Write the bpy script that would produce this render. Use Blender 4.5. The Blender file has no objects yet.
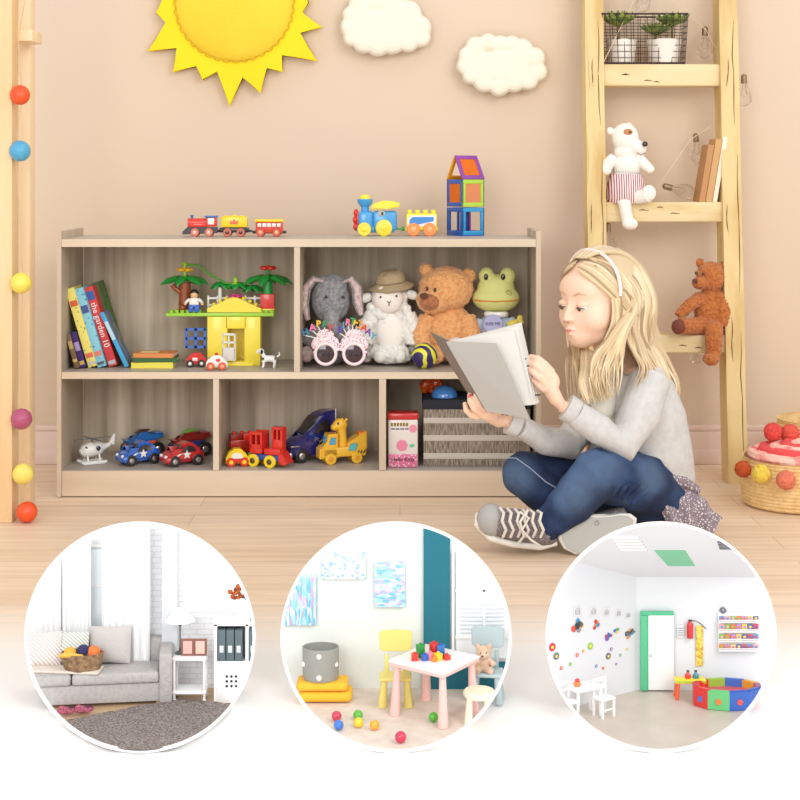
import bpy, bmesh, math, random
from mathutils import Vector, Matrix, noise, Euler
R = math.radians; PI = math.pi
random.seed(7)
C = bpy.context.scene.collection
F = 1480.0; H = 0.785; YH = 180.0          # focal length in px, camera height, horizon row

def P(px, py, D): return Vector(((px-400)*D/F, D, H-(py-YH)*D/F))
def floor_d(py): return F*H/(py-YH)

# ---------------------------------------------------------------- materials
MC = {}
def lin(c):
    out = []
    for v in c:
        v = v/255.0
        out.append(v/12.92 if v <= .04045 else ((v+.055)/1.055)**2.4)
    return tuple(out)+(1,)
def mat(name, rgb, rough=.6, bump=0, bscale=60, var=0, vscale=8, metal=0, trans=0, emis=0, coat=0, rgb2=None, stretch=(1,1,1), fac=None, sheen=0, alpha=1, subs=0):
    if name in MC: return MC[name]
    m = bpy.data.materials.new(name); m.use_nodes = True
    nt = m.node_tree; b = nt.nodes['Principled BSDF']
    c = lin(rgb)
    b.inputs['Base Color'].default_value = c
    b.inputs['Roughness'].default_value = rough
    b.inputs['Metallic'].default_value = metal
    if coat: b.inputs['Coat Weight'].default_value = coat; b.inputs['Coat Roughness'].default_value = .08
    if trans: b.inputs['Transmission Weight'].default_value = trans; b.inputs['IOR'].default_value = 1.3
    if sheen: b.inputs['Sheen Weight'].default_value = sheen
    if alpha < 1: b.inputs['Alpha'].default_value = alpha
    if subs: b.inputs['Subsurface Weight'].default_value = subs; b.inputs['Subsurface Radius'].default_value = (.01,.004,.002)
    if emis: b.inputs['Emission Color'].default_value = c; b.inputs['Emission Strength'].default_value = emis
    if bump or var or rgb2:
        tc = nt.nodes.new('ShaderNodeTexCoord'); mp = nt.nodes.new('ShaderNodeMapping')
        mp.inputs['Scale'].default_value = stretch
        nt.links.new(tc.outputs['Object'], mp.inputs['Vector'])
    if var or rgb2:
        n = nt.nodes.new('ShaderNodeTexNoise'); n.inputs['Scale'].default_value = vscale; n.inputs['Detail'].default_value = 5
        nt.links.new(mp.outputs[0], n.inputs['Vector'])
        r = nt.nodes.new('ShaderNodeValToRGB')
        lo, hi = fac or (.35, .65)
        r.color_ramp.elements[0].position = lo; r.color_ramp.elements[1].position = hi
        c2 = lin(rgb2) if rgb2 else tuple(max(0, x*(1-var)) for x in c[:3])+(1,)
        r.color_ramp.elements[0].color = c2; r.color_ramp.elements[1].color = c
        nt.links.new(n.outputs['Fac'], r.inputs[0]); nt.links.new(r.outputs[0], b.inputs['Base Color'])
    if bump:
        n2 = nt.nodes.new('ShaderNodeTexNoise'); n2.inputs['Scale'].default_value = bscale; n2.inputs['Detail'].default_value = 3
        nt.links.new(mp.outputs[0], n2.inputs['Vector'])
        bp = nt.nodes.new('ShaderNodeBump'); bp.inputs['Strength'].default_value = min(1, bump); bp.inputs['Distance'].default_value = .004
        nt.links.new(n2.outputs['Fac'], bp.inputs['Height']); nt.links.new(bp.outputs[0], b.inputs['Normal'])
    MC[name] = m
    return m
def pl(rgb, rough=.3, coat=.4):           # shiny toy plastic / paint
    return mat('plastic_%d_%d_%d_%d' % (rgb[0], rgb[1], rgb[2], int(rough*10)), rgb, rough, coat=coat)
def mt(rgb, rough=.7): return mat('matte_%d_%d_%d_%d' % (rgb[0], rgb[1], rgb[2], int(rough*10)), rgb, rough)
def stripes(name, a, b_, scale, axis='X', thr=.5, rough=.8, bump=0):
    if name in MC: return MC[name]
    m = mat(name, a, rough); nt = m.node_tree; b = nt.nodes['Principled BSDF']
    tc = nt.nodes.new('ShaderNodeTexCoord'); w = nt.nodes.new('ShaderNodeTexWave')
    w.bands_direction = axis; w.inputs['Scale'].default_value = scale; w.inputs['Distortion'].default_value = 0
    nt.links.new(tc.outputs['Object'], w.inputs['Vector'])
    r = nt.nodes.new('ShaderNodeValToRGB'); r.color_ramp.interpolation = 'CONSTANT'
    r.color_ramp.elements[0].color = lin(a); r.color_ramp.elements[1].color = lin(b_); r.color_ramp.elements[1].position = thr
    nt.links.new(w.outputs['Fac'], r.inputs[0]); nt.links.new(r.outputs[0], b.inputs['Base Color'])
    return m
def spots(name, a, b_, scale, thr=.3, rough=.7):
    if name in MC: return MC[name]
    m = mat(name, a, rough); nt = m.node_tree; b = nt.nodes['Principled BSDF']
    tc = nt.nodes.new('ShaderNodeTexCoord'); w = nt.nodes.new('ShaderNodeTexVoronoi'); w.inputs['Scale'].default_value = scale
    nt.links.new(tc.outputs['Object'], w.inputs['Vector'])
    r = nt.nodes.new('ShaderNodeValToRGB'); r.color_ramp.interpolation = 'CONSTANT'
    r.color_ramp.elements[0].color = lin(b_); r.color_ramp.elements[1].color = lin(a); r.color_ramp.elements[1].position = thr
    nt.links.new(w.outputs['Distance'], r.inputs[0]); nt.links.new(r.outputs[0], b.inputs['Base Color'])
    return m
def patches(name, cols, scale, rough=.6, stretch=(1,1,1)):   # voronoi cells in random picks of a palette
    if name in MC: return MC[name]
    m = mat(name, cols[0], rough); nt = m.node_tree; b = nt.nodes['Principled BSDF']
    tc = nt.nodes.new('ShaderNodeTexCoord'); mp = nt.nodes.new('ShaderNodeMapping'); mp.inputs['Scale'].default_value = stretch
    w = nt.nodes.new('ShaderNodeTexVoronoi'); w.inputs['Scale'].default_value = scale
    nt.links.new(tc.outputs['Object'], mp.inputs[0]); nt.links.new(mp.outputs[0], w.inputs['Vector'])
    sp = nt.nodes.new('ShaderNodeSeparateColor'); nt.links.new(w.outputs['Color'], sp.inputs[0])
    r = nt.nodes.new('ShaderNodeValToRGB'); r.color_ramp.interpolation = 'CONSTANT'; e = r.color_ramp.elements
    e[0].color = lin(cols[0]); e[1].color = lin(cols[1]); e[1].position = 1/len(cols)
    for i in range(2, len(cols)):
        q = e.new(i/len(cols)); q.color = lin(cols[i])
    nt.links.new(sp.outputs[0], r.inputs[0]); nt.links.new(r.outputs[0], b.inputs['Base Color'])
    return m
def wood(name, a, b_, scale=30, stretch=(1,1,12), rough=.55, bump=.15):
    return mat(name, a, rough, bump=bump, bscale=scale, rgb2=b_, vscale=scale, stretch=stretch, fac=(.3,.7))

# ---------------------------------------------------------------- mesh builder
class MB:
    def __init__(s): s.b = bmesh.new()
    def _set(s, faces, mi):
        for f in faces: f.material_index = mi; f.smooth = True
    def poly(s, vs, fs, mi=0):
        v = [s.b.verts.new(p) for p in vs]; out = []
        for f in fs:
            try: out.append(s.b.faces.new([v[i] for i in f]))
            except ValueError: pass
        s._set(out, mi); return v
    def box(s, c, d, bev=0, rot=None, mi=0, seg=2, taper=None):
        cx, cy, cz = c; x, y, z = d[0]/2, d[1]/2, d[2]/2
        tx, ty = taper or (1, 1)
        vs = [Vector((sx*x*(tx if sz > 0 else 1), sy*y*(ty if sz > 0 else 1), sz*z)) for sz in (-1,1) for sx, sy in ((-1,-1),(1,-1),(1,1),(-1,1))]
        M = Euler(rot).to_matrix() if rot else Matrix.Identity(3)
        v = [s.b.verts.new(M @ p + Vector(c)) for p in vs]
        fs = [s.b.faces.new([v[i] for i in f]) for f in ((3,2,1,0),(4,5,6,7),(0,1,5,4),(1,2,6,5),(2,3,7,6),(3,0,4,7))]
        s._set(fs, mi)
        if bev:
            es = list({e for f in fs for e in f.edges})
            r = bmesh.ops.bevel(s.b, geom=es, offset=min(bev, x*.98, y*.98, z*.98), segments=seg, affect='EDGES', profile=.5, clamp_overlap=True)
            s._set(r['faces'], mi)
        return s
    def ring(s, c, ax, up, r, n, r2=None):
        side = ax.cross(up).normalized(); up2 = side.cross(ax).normalized(); r2 = r2 or r
        return [s.b.verts.new(c + side*math.cos(2*PI*i/n)*r + up2*math.sin(2*PI*i/n)*r2) for i in range(n)]
    def tube(s, pts, r, n=12, mi=0, caps=True, flat=1.0, up=None):
        pts = [Vector(p) for p in pts]
        rs = r if isinstance(r, (list, tuple)) else [r]*len(pts)
        prev = None; fs = []; first = None
        u = None
        for i, p in enumerate(pts):
            a = (pts[min(i+1, len(pts)-1)] - pts[max(i-1, 0)])
            a = a.normalized() if a.length else Vector((0,0,1))
            if u is None: u = Vector(up) if up else (Vector((0,0,1)) if abs(a.z) < .9 else Vector((0,1,0)))
            u = u-a*u.dot(a)
            u = u.normalized() if u.length > 1e-5 else a.orthogonal().normalized()
            k = s.ring(p, a, u, rs[i], n, rs[i]*flat)
            if prev:
                for j in range(n): fs.append(s.b.faces.new([prev[j], prev[(j+1)%n], k[(j+1)%n], k[j]]))
            else: first = k
            prev = k
        if caps:
            fs.append(s.b.faces.new(first[::-1])); fs.append(s.b.faces.new(prev))
        s._set(fs, mi); return s
    def cyl(s, p0, p1, r, r1=None, n=20, mi=0): return s.tube([p0, p1], [r, r if r1 is None else r1], n, mi)
    def sph(s, c, r, mi=0, n=16, m=10, rot=None):
        if not isinstance(r, (tuple, list)): r = (r, r, r)
        M = Euler(rot).to_matrix() if rot else Matrix.Identity(3)
        c = Vector(c); vs = []; fs = []
        top = s.b.verts.new(c + M @ Vector((0,0,r[2]))); bot = s.b.verts.new(c + M @ Vector((0,0,-r[2])))
        rings = []
        for i in range(1, m):
            t = PI*i/m
            rings.append([s.b.verts.new(c + M @ Vector((math.sin(t)*math.cos(2*PI*j/n)*r[0], math.sin(t)*math.sin(2*PI*j/n)*r[1], math.cos(t)*r[2]))) for j in range(n)])
        for j in range(n):
            k = (j+1) % n
            fs.append(s.b.faces.new([top, rings[0][j], rings[0][k]]))
            fs.append(s.b.faces.new([bot, rings[-1][k], rings[-1][j]]))
            for i in range(m-2): fs.append(s.b.faces.new([rings[i][j], rings[i+1][j], rings[i+1][k], rings[i][k]]))
        s._set(fs, mi); return s
    def lathe(s, prof, c=(0,0,0), n=24, mi=0, axis='Z', caps=True, squash=1):
        c = Vector(c); prev = None; fs = []; first = None
        for r, z in prof:
            k = []
            for j in range(n):
                a = 2*PI*j/n; u, v = math.cos(a)*r, math.sin(a)*r*squash
                q = {'Z': Vector((u, v, z)), 'Y': Vector((u, z, -v)), 'X': Vector((z, u, v))}[axis]
                k.append(s.b.verts.new(c+q))
            if prev:
                for j in range(n): fs.append(s.b.faces.new([prev[j], prev[(j+1)%n], k[(j+1)%n], k[j]]))
            else: first = k
            prev = k
        if caps:
            fs.append(s.b.faces.new(first[::-1])); fs.append(s.b.faces.new(prev))
        s._set(fs, mi); return s
    def prism(s, pts, y0, y1, mi=0, bev=0, plane='XZ', c=(0,0,0)):
        c = Vector(c)
        f3 = {'XZ': lambda a, b, t: Vector((a, t, b)), 'XY': lambda a, b, t: Vector((a, b, t)), 'YZ': lambda a, b, t: Vector((t, a, b))}[plane]
        A = [s.b.verts.new(c+f3(a, b, y0)) for a, b in pts]; B = [s.b.verts.new(c+f3(a, b, y1)) for a, b in pts]
        n = len(pts); fs = [s.b.faces.new(A), s.b.faces.new(B[::-1])]
        for i in range(n): fs.append(s.b.faces.new([A[(i+1)%n], A[i], B[i], B[(i+1)%n]]))
        s._set(fs, mi)
        if bev:
            es = list({e for f in fs[:2] for e in f.edges})
            r = bmesh.ops.bevel(s.b, geom=es, offset=bev, segments=2, affect='EDGES', clamp_overlap=True)
            s._set(r['faces'], mi)
        return s
    def torus(s, c, Rr, r, axis='Z', n=24, k=8, mi=0, a0=0, a1=2*PI, sq=1):
        c = Vector(c); closed = abs(a1-a0-2*PI) < 1e-6; rings = []; fs = []
        cnt = n if closed else n+1
        for i in range(cnt):
            a = a0+(a1-a0)*i/n; rr = []
            for j in range(k):
                b = 2*PI*j/k; d = Rr+math.cos(b)*r; u, v, w = math.cos(a)*d, math.sin(a)*d*sq, math.sin(b)*r
                rr.append(s.b.verts.new(c+{'Z': Vector((u, v, w)), 'Y': Vector((u, w, v)), 'X': Vector((w, u, v))}[axis]))
            rings.append(rr)
        for i in range(cnt if closed else cnt-1):
            A, B = rings[i], rings[(i+1) % cnt]
            for j in range(k): fs.append(s.b.faces.new([A[j], A[(j+1)%k], B[(j+1)%k], B[j]]))
        if not closed: fs.append(s.b.faces.new(rings[0][::-1])); fs.append(s.b.faces.new(rings[-1]))
        s._set(fs, mi); return s
    def jitter(s, amp, freq):
        s.b.normal_update()
        for v in s.b.verts: v.co += v.normal*noise.noise(v.co*freq)*amp
        return s
    def xf(s, M):
        bmesh.ops.transform(s.b, matrix=M, verts=s.b.verts); return s

def finish(mb, name, mats, k, sharp=40):
    bm = mb.b
    if k != 1: bmesh.ops.scale(bm, vec=(k,k,k), verts=bm.verts)
    bmesh.ops.recalc_face_normals(bm, faces=bm.faces)
    for e in bm.edges:
        if len(e.link_faces) == 2 and e.calc_face_angle(0) > R(sharp): e.smooth = False
    me = bpy.data.meshes.new(name); bm.to_mesh(me); bm.free()
    for m in (mats if isinstance(mats, (list, tuple)) else [mats]): me.materials.append(m)
    return me
def fuse(me, vox, it=3, fac=.5, disp=0, freq=1):
    """melt overlapping shapes of a mesh into one continuous skin"""
    o = bpy.data.objects.new('tmp', me); C.objects.link(o)
    r = o.modifiers.new('r', 'REMESH'); r.mode = 'VOXEL'; r.voxel_size = vox; r.use_smooth_shade = True
    if it:
        q = o.modifiers.new('s', 'SMOOTH'); q.factor = fac; q.iterations = it
    dg = bpy.context.evaluated_depsgraph_get()
    me2 = bpy.data.meshes.new_from_object(o.evaluated_get(dg))
    me2.materials.clear()
    for m in me.materials: me2.materials.append(m)
    n = me.name; bpy.data.objects.remove(o); bpy.data.meshes.remove(me); me2.name = n
    for p in me2.polygons: p.use_smooth = True; p.material_index = 0
    if disp:
        nv = [v.normal.copy() for v in me2.vertices]
        for v, nn in zip(me2.vertices, nv): v.co += nn*noise.noise(v.co*freq)*disp
    return me2

class Thing:
    """an Empty at the base of a thing; its parts are built in pixel units at the thing's own depth"""
    def __init__(s, name, label, cat, px, py, D, rz=0, group=None, k=None, single=False):
        s.s = k or D/F; s.loc = P(px, py, D); s.D = D
        s.info = (name, label, cat, group, rz); s.root = None
        if not single: s.root = s._mk(None)
    def _mk(s, data):
        name, label, cat, group, rz = s.info
        o = bpy.data.objects.new(name, data); C.objects.link(o); o.location = s.loc; o.rotation_euler = (0,0,rz)
        o['label'] = label; o['category'] = cat
        if group: o['group'] = group
        return o
    def at(s, px, py, dy=0):
        w = P(px, py, s.D+dy*s.s)-s.loc
        return Vector((w.x/s.s, w.y/s.s, w.z/s.s))
    def p(s, name, mats, mb, parent=None, label=None, sharp=40, fz=None, kind=None):
        me = finish(mb, name, mats, s.s, sharp)
        if fz: me = fuse(me, fz[0]*s.s, *fz[1:2], disp=(fz[2]*s.s if len(fz) > 2 else 0), freq=(fz[3]/s.s if len(fz) > 3 else 1))
        if s.info and s.root is None:
            o = s._mk(me); s.root = o; return o
        o = bpy.data.objects.new(name, me); C.objects.link(o); o.parent = parent or s.root
        if label: o['label'] = label
        if kind: o['kind'] = kind
        return o
def one(name, label, cat, mats, mb, px, py, D, rz=0, group=None, sharp=40, fz=None, kind=None):
    t = Thing(name, label, cat, px, py, D, rz, group, single=True)
    o = t.p(name, mats, mb, sharp=sharp, fz=fz)
    if kind: o['kind'] = kind
    return o
def struct(name, mats, mb):
    o = bpy.data.objects.new(name, finish(mb, name, mats, 1)); C.objects.link(o); o['kind'] = 'structure'; return o
def dup(root, loc=None, rz=None, label=None):
    r = root.copy(); C.objects.link(r)
    if loc is not None: r.location = loc
    if rz is not None: r.rotation_euler = (0,0,rz)
    if label: r['label'] = label
    for ch in list(root.children):
        c = ch.copy(); C.objects.link(c); c.parent = r
        for g in list(ch.children):
            d = g.copy(); C.objects.link(d); d.parent = c
    return r
def textmesh(txt, size, depth=.3, align='CENTER', bold=0):
    """writing as a flat mesh in the XZ plane facing the room (-Y)"""
    cu = bpy.data.curves.new('t', 'FONT'); cu.body = txt; cu.size = size; cu.align_x = align; cu.align_y = 'CENTER'; cu.extrude = depth/2; cu.offset = bold; cu.resolution_u = 2
    o = bpy.data.objects.new('t', cu); C.objects.link(o)
    me = bpy.data.meshes.new_from_object(o.evaluated_get(bpy.context.evaluated_depsgraph_get()))
    bpy.data.objects.remove(o)
    mb = MB(); mb.b.from_mesh(me); mb.xf(Matrix.Rotation(R(90), 4, 'X')); bpy.data.meshes.remove(me)
    return mb
def arc(c, r, a0, a1, n, rz=None):
    return [(c[0]+math.cos(R(a0+(a1-a0)*i/n))*r, c[1]+math.sin(R(a0+(a1-a0)*i/n))*(rz or r)) for i in range(n+1)]
# ================================================================ camera and light
cam = bpy.data.cameras.new('camera'); co = bpy.data.objects.new('camera', cam); C.objects.link(co)
co.location = (0,0,H); co.rotation_euler = (R(90),0,0)
cam.sensor_width = 36; cam.lens = 36*F/800; cam.shift_y = -(400-YH)/800; cam.clip_start = .05
bpy.context.scene.camera = co
w = bpy.data.worlds.new('world'); bpy.context.scene.world = w; w.use_nodes = True
w.node_tree.nodes['Background'].inputs[0].default_value = (1,.985,.97,1); w.node_tree.nodes['Background'].inputs[1].default_value = 1.0
def area(name, loc, target, size, power, col=(1,1,1)):
    l = bpy.data.lights.new(name, 'AREA'); l.shape = 'RECTANGLE'; l.size, l.size_y = size; l.energy = power; l.color = col
    o = bpy.data.objects.new(name, l); C.objects.link(o); o.location = loc
    o.rotation_euler = (Vector(target)-Vector(loc)).to_track_quat('-Z','Y').to_euler(); return o
area('window_light', (1.7,.2,2.3), (0,3.7,.5), (1.6,1.6), 46, (1,.99,.97))
area('front_fill_light', (-1.0,-.6,1.5), (.1,3.6,.4), (1.4,1.4), 40, (1,.985,.97))  # added frontal fill, brightens the backs of the shelf compartments
vs = bpy.context.scene.view_settings; vs.view_transform = 'Standard'; vs.look = 'None'; vs.gamma = 1; vs.exposure = 0; vs.use_curve_mapping = False

# ================================================================ the room
WALL = mat('wall_paint', (223,202,176), .85, bump=.08, bscale=40, rgb2=(220,199,179), vscale=.8)
DW = 4.105
struct('wall_back', WALL, MB().box((0,DW+.05,1.2), (5.2,.1,2.8)))
bb = MB().box((0,DW-.008,.045), (5.2,.016,.09), .003).box((0,DW-.012,.02), (5.2,.024,.04), .003)
bb.box((0,DW-.006,.098), (5.2,.012,.016), .004)
struct('baseboard_back', mat('baseboard_paint', (230,206,192), .6), bb)
def floor_material():
    m = bpy.data.materials.new('white_fade_plank_floor'); m.use_nodes = True; nt = m.node_tree; b = nt.nodes['Principled BSDF']
    N = nt.nodes.new; L = nt.links.new
    tc = N('ShaderNodeTexCoord'); br = N('ShaderNodeTexBrick'); br.inputs['Scale'].default_value = 1
    br.inputs['Brick Width'].default_value = 1.3; br.inputs['Row Height'].default_value = .105; br.inputs['Mortar Size'].default_value = .0012
    br.inputs['Color1'].default_value = lin((240,217,192)); br.inputs['Color2'].default_value = lin((230,204,177)); br.inputs['Mortar'].default_value = lin((206,176,148))
    br.offset = .37; L(tc.outputs['Object'], br.inputs['Vector'])
    mp = N('ShaderNodeMapping'); mp.inputs['Scale'].default_value = (1.2,14,1); L(tc.outputs['Object'], mp.inputs[0])
    n = N('ShaderNodeTexNoise'); n.inputs['Scale'].default_value = 3; n.inputs['Detail'].default_value = 6; L(mp.outputs[0], n.inputs['Vector'])
    r = N('ShaderNodeValToRGB'); r.color_ramp.elements[0].position = .3; r.color_ramp.elements[1].position = .68
    r.color_ramp.elements[0].color = (.86,.84,.82,1); r.color_ramp.elements[1].color = (1.06,1.05,1.04,1); L(n.outputs['Fac'], r.inputs[0])
    mx = N('ShaderNodeMix'); mx.data_type = 'RGBA'; mx.blend_type = 'MULTIPLY'; mx.inputs[0].default_value = 1
    L(br.outputs['Color'], mx.inputs[6]); L(r.outputs[0], mx.inputs[7])
    # overlaid fade to white towards the viewer, put into the plank colour
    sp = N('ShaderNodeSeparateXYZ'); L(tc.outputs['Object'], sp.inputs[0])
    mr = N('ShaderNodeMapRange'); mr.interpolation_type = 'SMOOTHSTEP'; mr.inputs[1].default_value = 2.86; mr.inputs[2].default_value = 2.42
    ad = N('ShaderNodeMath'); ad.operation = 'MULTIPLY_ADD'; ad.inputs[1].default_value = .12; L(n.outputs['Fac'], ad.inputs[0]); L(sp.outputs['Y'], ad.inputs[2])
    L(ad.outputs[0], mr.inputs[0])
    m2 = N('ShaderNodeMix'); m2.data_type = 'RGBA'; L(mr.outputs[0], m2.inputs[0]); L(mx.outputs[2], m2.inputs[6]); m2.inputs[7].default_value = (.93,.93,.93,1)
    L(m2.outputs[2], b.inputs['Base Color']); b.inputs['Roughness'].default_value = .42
    return m
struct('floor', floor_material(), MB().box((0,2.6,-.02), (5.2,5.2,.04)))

# ================================================================ sun and clouds on the wall
SUNY = mat('yellow_felt', (250,222,24), .8, bump=.25, bscale=90, rgb2=(246,212,20), vscale=6)
SUND = mat('golden_felt', (240,205,52), .85, bump=.3, bscale=120, rgb2=(246,214,60), vscale=5)
t = Thing('sun_wall_cushion', 'big yellow felt sun with pointed rays hanging on the wall above the shelf', 'wall decoration', 234, 2, DW-.045)
tips = [(322,27),(299,32),(317,61),(281,54),(282,72),(266,67),(260,93),(242,76),(229,106),(217,70),(202,80),(196,65),(172,72),(177,47),(147,51),(166,22),(155,13),(163,-2),(148,-16),(165,-28),(158,-50),(180,-50),(188,-78),(204,-66),(214,-94),(226,-70),(240,-98),(250,-68),(270,-84),(276,-54),(302,-62),(297,-36),(326,-30),(304,-4),(309,2),(301,12)]
pts = [(x-234, 2-z) for x, z in tips]
t.p('sun_rays', SUNY, MB().prism(pts[::-1], 3, 11, bev=.7))
t.p('sun_face', SUND, MB().lathe([(1,-9),(20,-8.6),(38,-6.5),(50,-3),(57,0),(59.5,3),(60,6)], n=48, axis='Y'))
st = MB().tube([(math.cos(2*PI*i/160)*(59+1.6*(i % 4 < 2)), 2.2 if i % 4 < 2 else .2, math.sin(2*PI*i/160)*(59+1.6*(i % 4 < 2))) for i in range(161)], .5, 5)
t.p('stitching', mat('gold_thread', (214,170,30), .8), st)
CL = mat('cream_cloud_felt', (240,232,214), .9, bump=.2, bscale=100)
def cloud(name, lab, cx, cy, lobes, rz=0):
    t = Thing(name, lab, 'wall decoration', cx, cy, DW-.04, single=True, group=None)
    mb = MB()
    for x, z, r_ in lobes: mb.lathe([(.1,-7.5),(r_*.5,-7.3),(r_*.82,-5.6),(r_,0),(r_*.9,5),(.1,6)], (x-cx, 0, cy-z), 26, axis='Y')
    mb.box((0,0,0), (56,14.6,26), 1)
    return t.p(name, CL, mb, fz=(1.2, 5))
cloud('cloud_wall_cushion', 'cream felt cloud cushion on the wall right beside the yellow sun', 384, 26,
      [(353,27,13),(351,15,9),(362,6,14),(378,0,15),(392,4,15),(408,14,14),(419,28,13),(421,38,10),(408,42,11),(392,42,13),(378,44,13),(364,42,12),(352,38,9),(385,24,22)])
cloud('cloud_wall_cushion', 'cream felt cloud cushion on the wall close to the ladder', 501, 66,
      [(466,66,10),(468,56,10),(476,47,11),(488,42,9),(500,45,10),(512,44,9),(522,50,12),(535,58,11),(538,72,10),(528,80,11),(514,82,11),(499,86,11),(484,82,11),(471,76,9),(505,64,20)])

# ================================================================ the shelf
LAM = wood('taupe_oak_laminate', (204,190,170), (178,164,144), 14, (1,1,.1), .5, .1)
LAMH = wood('taupe_oak_laminate_flat', (196,186,176), (178,168,158), 14, (.12,1,1), .42, .1)
EDGE = wood('pale_oak_edging', (226,208,184), (206,186,160), 12, (.1,1,1), .5, .05)
EDGV = wood('pale_oak_edging_upright', (218,200,178), (198,178,154), 12, (1,1,.1), .5, .05)
DS = 3.66; s_ = DS/F
SH = Thing('storage_shelf', 'low pale oak five-compartment storage shelf standing against the peach wall', 'shelf', 298.5, 497, DS)
def X(px): return (px-298.5)
def Z(py): return 497-py
dep = .262/s_; 
def board(name, x0, x1, z0, z1, y0=0, y1=None, m=LAM, e=None, parent=None):
    y1 = y1 or dep-3
    mb = MB().box(((X(x0)+X(x1))/2, (y0+y1)/2, (Z(z0)+Z(z1))/2), (abs(x1-x0), y1-y0, abs(z1-z0)), .5, seg=1)
    o = SH.p(name, m, mb, parent)
    if e: SH.p('edge_strip', e, MB().box(((X(x0)+X(x1))/2, y0-.4, (Z(z0)+Z(z1))/2), (abs(x1-x0)-.3, .9, abs(z1-z0)-.3)), o, label='pale front edge')
    return o
board('side_panel', 57, 61.5, 497, 231, e=EDGV); board('side_panel', 536, 541, 497, 231, e=EDGV)
board('top_board', 61.5, 536, 247, 239, m=LAMH, e=EDGE)
board('middle_board', 61.5, 536, 379, 372, y0=.5, m=LAMH, e=EDGE)
board('bottom_board', 61.5, 536, 474, 470.5, y0=.5, m=LAMH)
board('divider', 294, 300, 372, 247, y0=.5, e=EDGV)
board('divider', 213, 219, 470.5, 379, y0=.5, e=EDGV); board('divider', 379, 386, 470.5, 379, y0=.5, e=EDGV)
board('plinth_board', 61.5, 536, 496.5, 471, y0=.2, y1=6, m=EDGE)
board('back_panel', 61.5, 536, 497, 239, y0=dep-3, y1=dep, m=wood('grey_oak_back', (222,208,186), (158,142,120), 16, (1.6,1,.09), .6, .1))

# ================================================================ ladder on the right
LADM = mat('worn_cream_paint_wood', (226,200,144), .75, bump=.35, bscale=18, rgb2=(208,174,114), vscale=5, stretch=(3,3,.7), fac=(.32,.5))
LADR = mat('worn_cream_paint_rung', (230,210,164), .75, bump=.35, bscale=18, rgb2=(212,180,120), vscale=5, stretch=(.7,3,3), fac=(.3,.5))
CRK = mt((96,62,36), .9)
LD = Thing('wooden_ladder', 'rustic cream wooden ladder with broad rungs leaning on the wall', 'ladder', 738, 484, 3.82)
def rail(bx, tx, w0=19.5, w1=19):
    # section follows the lean: bottom at y 484 depth 3.82, top beyond the frame
    b0 = LD.at(bx, 484, 0); t0 = LD.at(tx, 0, 60); d = t0-b0; t1 = b0+d*1.16
    mb = MB(); vs = []
    N = 14
    for i in range(N+1):
        c = b0+(t1-b0)*i/N; w = w0+(w1-w0)*i/N+noise.noise(Vector((bx*.1,i*.9,0)))*1.2; dp = 33
        xo = noise.noise(Vector((i*.7,bx*.3,2)))*.9
        for sx, sy in ((-1,0),(1,0),(1,1),(-1,1)): vs.append((c.x+sx*w/2+xo, c.y+sy*dp, c.z))
    fs = [(3,2,1,0)]+[tuple(4*N+j for j in range(4))]
    for i in range(N):
        for j in range(4): a, b_ = 4*i+j, 4*i+(j+1) % 4; fs.append((a, b_, b_+4, a+4))
    mb.poly(vs, fs)
    bmesh.ops.bevel(mb.b, geom=[e for e in mb.b.edges if abs((e.verts[0].co-e.verts[1].co).normalized().z) > .8], offset=1.8, segments=2, affect='EDGES')
    for f in mb.b.faces: f.smooth = True
    o = LD.p('rail', LADM, mb)
    for side, z0, z1 in ((.28,20,150),(.3,190,330),(-.2,120,165),(.22,360,470),(-.3,250,280),(-.1,400,430)):
        pp = []
        for k in range(7):
            z = z0+(z1-z0)*k/6; f = z/ (t1.z-b0.z); c = b0+(t1-b0)*f
            pp.append((c.x+side*w0+noise.noise(Vector((z*.05,side*9,bx)))*1.8, c.y-.1, z))
        LD.p('crack', CRK, MB().tube(pp, [.1,.35,.5,.3,.5,.35,.1], 5), o, label='dark crack in the wood')
    return b0, t1
rb, rt = rail(738.5, 728); lb, lt = rail(600.5, 594)
def rail_y(z): return rb.y+(rt.y-rb.y)*(z-rb.z)/(rt.z-rb.z)
RUNG = {}
for nm, y0, y1, xl, xr in (('a',64,86,604,718.5),('b',202,222,607,724),('c',335,353,609,728)):
    dy = 5
    for _ in range(8):
        zt = LD.at(660,y0,dy).z; dy = rail_y(zt)+4
    a = LD.at(xl-7, y0, dy); b = LD.at(xr+3, y1, dy)
    mb = MB().box(((a.x+b.x)/2, dy+14, (a.z+b.z)/2), (b.x-a.x, 28, a.z-b.z), 1.6, seg=3)
    o = LD.p('rung', LADR, mb)
    for k in range(4):
        x = a.x+20+(b.x-a.x-40)*random.random(); z = b.z+3+(a.z-b.z-6)*random.random()
        LD.p('crack', CRK, MB().tube([(x,dy-.05,z),(x+3,dy-.05,z+.5),(x+6+4*random.random(),dy-.05,z-.3)], [.2,.6,.2], 5), o)
    RUNG[nm] = (LD.D+dy*LD.s, LD.loc.z+a.z*LD.s)      # front depth, top height

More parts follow.
